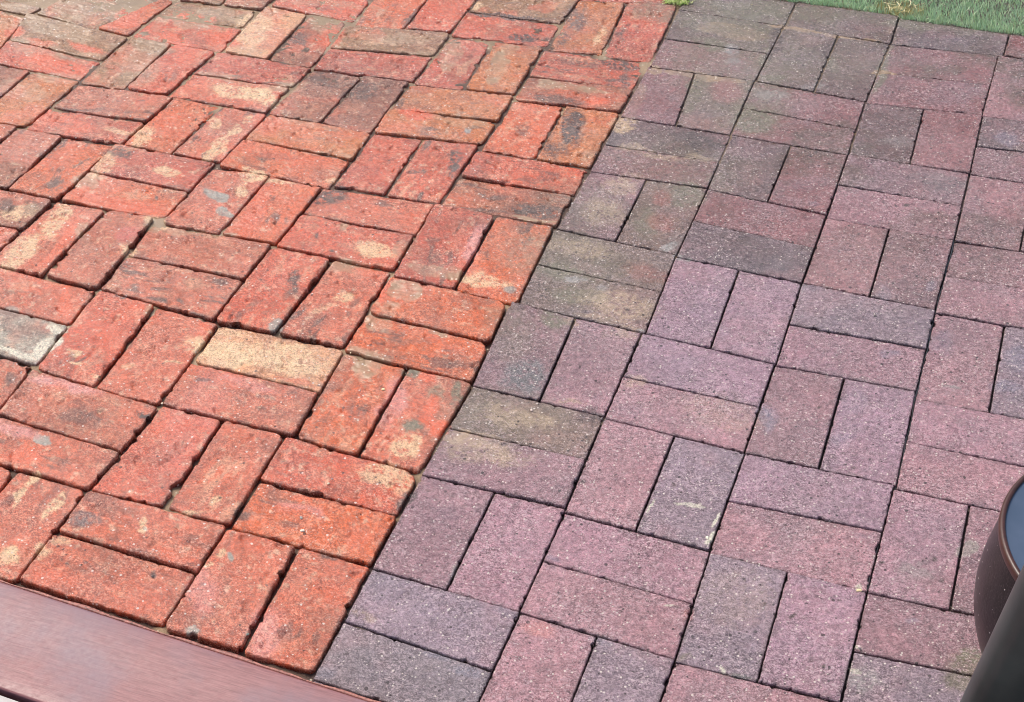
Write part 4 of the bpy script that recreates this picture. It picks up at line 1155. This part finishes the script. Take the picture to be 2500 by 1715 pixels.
# ------------------------------------------------------------------ dark round pot
def pot():
    root = empty('round_pot', (.90864, .29946, 0), 'dark glossy round pot with brown rim and flat blue-grey top', 'pot')
    t = NT('dark_glaze'); d, rc = t.vor(260); r = t.sep(rc)
    glint_dot = t.math('MULTIPLY', t.math('LESS_THAN', d, t.mr(r[1], 0, 1, .1, .3)), t.math('GREATER_THAN', r[0], .955))  # white specks are droplet glints painted into the colour
    c = t.mix(t.mr(t.noise(30, 4), .35, .65), (.005, .0035, .004), (.016, .011, .013)); c = t.mix(t.math('MULTIPLY', t.mr(t.noise(400, 4, .7), .55, .66), .25), c, (.2, .16, .16)); c = t.mix(glint_dot, c, (.7, .65, .65))
    t.set(Base_Color=c, Roughness=.30, Normal=t.bump(t.noise(240, 3), .25, .001), Specular_IOR_Level=.28); dark = t.m
    prof = [(0, 0), (.141, 0), (.1435, .002), (.1447, .025), (.1498, .05), (.1585, .075), (.1676, .1), (.1735, .125), (.1761, .15), (.1749, .175), (.171, .2), (.1672, .225), (.1655, .238)]
    z = np.linspace(.002, .238, 60); rr = np.interp(z, [p[1] for p in prof[2:]], [p[0] for p in prof[2:]])
    k = np.ones(5)/5; rs = rr.copy(); rs[2:-2] = np.convolve(rr, k, 'valid')
    lathe('body', [(0.0005, 0), (.1415, 0)]+list(zip(rs, z)), dark, root)
    rim = simple('brown_rim', (.05, .014, .009), .35, .3, 120, .2)
    lathe('rim', [(.160, .236), (.1655, .238), (.1672, .241), (.1672, .2475), (.1662, .250), (.1640, .2512), (.1615, .2512), (.1603, .250), (.160, .2465), (.160, .236)], rim, root)
    t = NT('blue_grey_sky_reflection'); d, rc = t.vor(120); r = t.sep(rc)
    c = t.mix(t.mr(t.noise(14, 3), .3, .7), (.06, .09, .14), (.09, .12, .18))  # blue of the reflected sky is painted into the top's colour
    c = t.mix(t.math('MULTIPLY', t.math('LESS_THAN', d, .1), t.math('GREATER_THAN', r[0], .75)), c, (.04, .05, .09))
    t.set(Base_Color=c, Roughness=.3, Normal=t.bump(t.noise(90, 2), .06, .001), Specular_IOR_Level=.25)
    lathe('top_disc', [(.0005, .2478), (.08, .2478), (.158, .2478), (.1605, .2484)], t.m, root)
pot()

# ------------------------------------------------------------------ leaning grey-green tube in front of the pot
def tube():
    A = Vector(TUBE_A); B = Vector(TUBE_B)
    d = B-A; pts = [A+d*t for t in np.linspace(-.02, 1.35, 12)]
    t = NT('grey_green_paint'); g = t.noise(300, 3)
    t.set(Base_Color=t.mix(t.mr(t.noise(12, 4), .3, .7), (.022, .032, .032), (.045, .060, .058)), Roughness=.38, Normal=t.bump(g, .12, .0006))
    root = empty('tube', (A.x, A.y, 0), 'thick smooth dark grey-green tube slanting up in front of the pot', 'tube')
    loc = Vector((A.x, A.y, 0))
    sweep('shaft', [p-loc for p in pts], [.030]*len(pts), t.m, root, 48)
    sweep('foot', [(0, 0, 0), (.004, -.002, .02)], [.034, .034], simple('rubber_foot', (.02, .02, .02), .7, .2, 100, .2), root, 32)
TUBE_A = [0.7459, 0.0773, 0.0]
TUBE_B = [0.7884, -0.0712, 0.6]
tube()

# ------------------------------------------------------------------ black wire pressed into the long joint
def wire():
    P = [[0.6192, 1.2249], [0.6184, 1.1176], [0.6165, 1.0092], [0.6173, 0.9065], [0.6169, 0.7959], [0.6184, 0.6902], [0.6191, 0.5934], [0.615, 0.5281], [0.6124, 0.4995], [0.6132, 0.4397], [0.6128, 0.384]]
    pts = []
    for i in range(len(P)-1):
        for t in np.linspace(0, 1, 14, endpoint=False):
            x = P[i][0]*(1-t)+P[i+1][0]*t; y = P[i][1]*(1-t)+P[i+1][1]*t
            pts.append((x+.0008*math.sin(y*70), y, -.0042+.0012*math.sin(y*48+1)))
    loc = (P[0][0], P[0][1], 0)
    m = simple('black_sheath', (.012, .012, .013), .22, .2, 100, .1, spec=.8)
    o = sweep('wire', pts, [.0012]*len(pts), m, None, 10, loc)
    tag(o, 'thin black wire pressed into the long straight joint between purple pavers', 'wire')
wire()

# ------------------------------------------------------------------ turf beyond the paving
EDGE = [[0.0158, 2.013], [0.1606, 1.992], [0.2044, 1.9898], [0.312, 1.9958], [0.4145, 1.9958], [0.418, 1.9856], [0.6306, 1.9936], [0.8421, 2.0009], [1.314, 2.0332]]
def turf():
    ex = np.array([e[0] for e in EDGE]); ey = np.array([e[1] for e in EDGE])
    rg = np.random.default_rng(3)
    n = 170000
    x = rg.uniform(-.25, 1.5, n); yb = np.interp(x, ex, ey)
    y = yb+.002+rg.random(n)**1.6*1.0
    L = rg.uniform(.010, .021, n); wdt = rg.uniform(.0008, .0016, n); a = rg.random(n)*2*np.pi; ln = rg.uniform(.1, .9, n)
    la = rg.normal(2.2, .9, n)
    z = np.full(n, -.012)
    dx, dy = np.cos(a)*wdt, np.sin(a)*wdt; tx, ty = np.cos(la)*ln*L, np.sin(la)*ln*L
    V = np.stack([np.stack([x-dx, y-dy, z], 1), np.stack([x+dx, y+dy, z], 1), np.stack([x+tx, y+ty, z+L], 1)], 1).reshape(-1, 3)
    F = np.arange(3*n).reshape(n, 3)
    hue = rg.random(n)[:, None]; c = np.array([.32, .52, .27])[None]*(1-hue)+np.array([.80, .94, .63])[None]*hue
    dd = rg.random(n) < .04; c[dd] = (.5, .45, .2)
    near = (np.hypot(x-DRY[0], (y-DRY[1])*1.5) < .05) & (rg.random(n) < .5); c[near] = (.50, .40, .15)
    t = NT('turf_blades'); t.set(Base_Color=t.attr('tint'), Roughness=.4)
    o = mesh_obj('grass', V, F, t.m, smooth=False, attrs={'tint': np.repeat(c, 3, 0)})
    tag(o, 'short blue-green turf along the far edge of the purple pavers', 'grass', kind='stuff')
    s = mesh_obj('lawn', [(ex[0]-.1, ey[0], -.0125), (ex[-1], ey[-1], -.0125), (ex[-1], 4, -.0125), (ex[0]-.1, 4, -.0125)], [(0, 1, 2, 3)], simple('turf_base', (.10, .20, .12), .8, .4, 300, .5))
    tag(s, kind='structure')
DRY = [0.4144, 2.0264]
turf()

# moss tuft and dry stems
def strands(name, cx, cy, n, L, sp, cols, label, cat, flat=.3, seed=1, z0=-.004):
    rg = random.Random(seed); V = []; F = []; C = []
    for i in range(n):
        x, y = cx+rg.gauss(0, sp), cy+rg.gauss(0, sp*.6); a = rg.uniform(0, 6.28); l = L*rg.uniform(.5, 1.2); b = a; zz = z0; w_ = .0007
        c = rg.choice(cols); up = flat*l/5
        for k in range(6):
            nxp = (-math.sin(b)*w_, math.cos(b)*w_)
            V += [(x+nxp[0]-cx, y+nxp[1]-cy, zz), (x-nxp[0]-cx, y-nxp[1]-cy, zz+.0004)]; C += [c, c]
            if k: q = len(V); F.append((q-4, q-3, q-1, q-2))
            b += rg.uniform(-.5, .5); x += math.cos(b)*l/5; y += math.sin(b)*l/5; zz += up*(1-.35*k)
    t = NT(name+'_mat'); t.set(Base_Color=t.attr('tint'), Roughness=.5)
    o = mesh_obj(name, V, F, t.m, (cx, cy, 0), smooth=False, attrs={'tint': C})
    tag(o, label, cat)
MOSS = [-0.0238, 1.9076]
strands('moss_tuft', MOSS[0], MOSS[1], 420, .012, .012, [(.22, .34, .05), (.35, .46, .08), (.5, .5, .2)], 'small yellow-green moss tuft at the top corner where red bricks meet purple pavers', 'moss', .8, 2, 0)
strands('dry_stems', DRY[0], DRY[1], 34, .035, .02, [(.62, .52, .24), (.5, .42, .18), (.72, .62, .36)], 'tangle of dry yellow grass stems at the turf edge', 'dry grass', .35, 5, -.002)

# ------------------------------------------------------------------ small loose chips and leaf bits lying on the bricks
CHIPS = [[-0.1161,0.5551,0.003,[246,226,170],"pale cream stone flake on the plain orange brick beside the purple pavers"],
[-0.1101,0.3438,0.0025,[240,222,190],"cream chip on the red brick with the chipped corner"],
[-0.1091,0.3538,0.002,[170,160,165],"grey chip beside the cream chip on the chipped-corner brick"],
[-0.1169,0.2701,0.0035,[172,166,160],"grey angular stone on the orange brick with pale chips"],
[-0.1052,0.2488,0.0035,[248,232,208],"long white stone flake near the joint of the pale-chipped orange brick"],
[-0.0732,0.294,0.00175,[200,160,150],"small pinkish pebble right of the grey angular stone"],
[-0.2667,0.4585,0.003,[190,150,120],"tan oval pebble on the coral streaked brick"],
[-0.4028,0.4212,0.0025,[235,215,185],"cream pebble in the muddy joint corner"],
[-0.2508,0.1108,0.002,[60,50,52],"dark blackish stone on the salmon pitted brick by the board"],
[-0.1946,0.1018,0.004,[225,190,175],"pale chip wedged in the joint beside the salmon brick"],
[-0.0937,0.061,0.003,[110,120,112],"dark grey-green pebble in the lowest red joint"],
[0.1016,0.5811,0.0025,[232,208,196],"pinkish white chip on the buff topped paver"],
[0.6035,0.3808,0.004,[250,222,170],"cream yellow chip at the corner of the salmon pink paver beside the wire"],
[0.1248,1.9439,0.002,[200,180,130],"small tan leaf bit on the mossy border paver"],
[0.6192,0.2866,0.003,[230,200,200],"pale pink chip on the joint of the grey white scuffed paver"],
[-0.2139,0.8602,0.003,[220,205,170],"cream chip in the silted joint of the orange and cream brick"],
[0.2271,1.3866,0.0025,[248,236,230],"white oval pebble on the dark brown paver"],
[-0.0024,1.1168,0.002,[250,240,230],"white pebble at the red edge of the buff dusted paver"],
[-0.6352,1.3531,0.0025,[225,190,150],"tan pebble on the silty red brick"],
[-0.1944,0.6183,0.002,[240,220,180],"small cream flake at the top of the plain orange brick"],
[0.3998,0.4101,0.0035,[245,238,212],"lump of cream paint at the lower corner of the paint marked paver"]]
def chip(x, y, r, col, label, i, thick=.35):
    rg = random.Random(i*13+5); n = 9
    an = rg.uniform(0, 6.28); el = rg.uniform(.5, .85)
    top = []; 
    for k in range(n):
        t = 2*math.pi*k/n; q = r*rg.uniform(.65, 1.1); u, v = q*math.cos(t), q*math.sin(t)*el
        top.append((u*math.cos(an)-v*math.sin(an), u*math.sin(an)+v*math.cos(an)))
    h = r*thick
    V = [(a, b, 0) for a, b in top]+[(a*.92, b*.92, h*.7*rg.uniform(.7, 1.1)) for a, b in top]+[(a*.5, b*.5, h*rg.uniform(.9, 1.15)) for a, b in top]+[(0, 0, h*1.05)]
    me = bpy.data.meshes.new('chip'); F = []
    for k in range(n):
        j = (k+1) % n; F += [(k, j, n+j, n+k), (n+k, n+j, 2*n+j, 2*n+k), (2*n+k, 2*n+j, 3*n)]
    me.from_pydata(V, [], F); me.materials.append(simple('chip_mat', tuple(lin(col)*.9), .45, .2, 600, .3))
    o = bpy.data.objects.new('stone_chip', me); sc.collection.objects.link(o); o.location = (x, y, .0005)
    tag(o, label, 'chip', 'loose chips and flakes lying on the bricks')
for i, (x, y, r, c, l) in enumerate(CHIPS): chip(x, y, r, c, l, i)
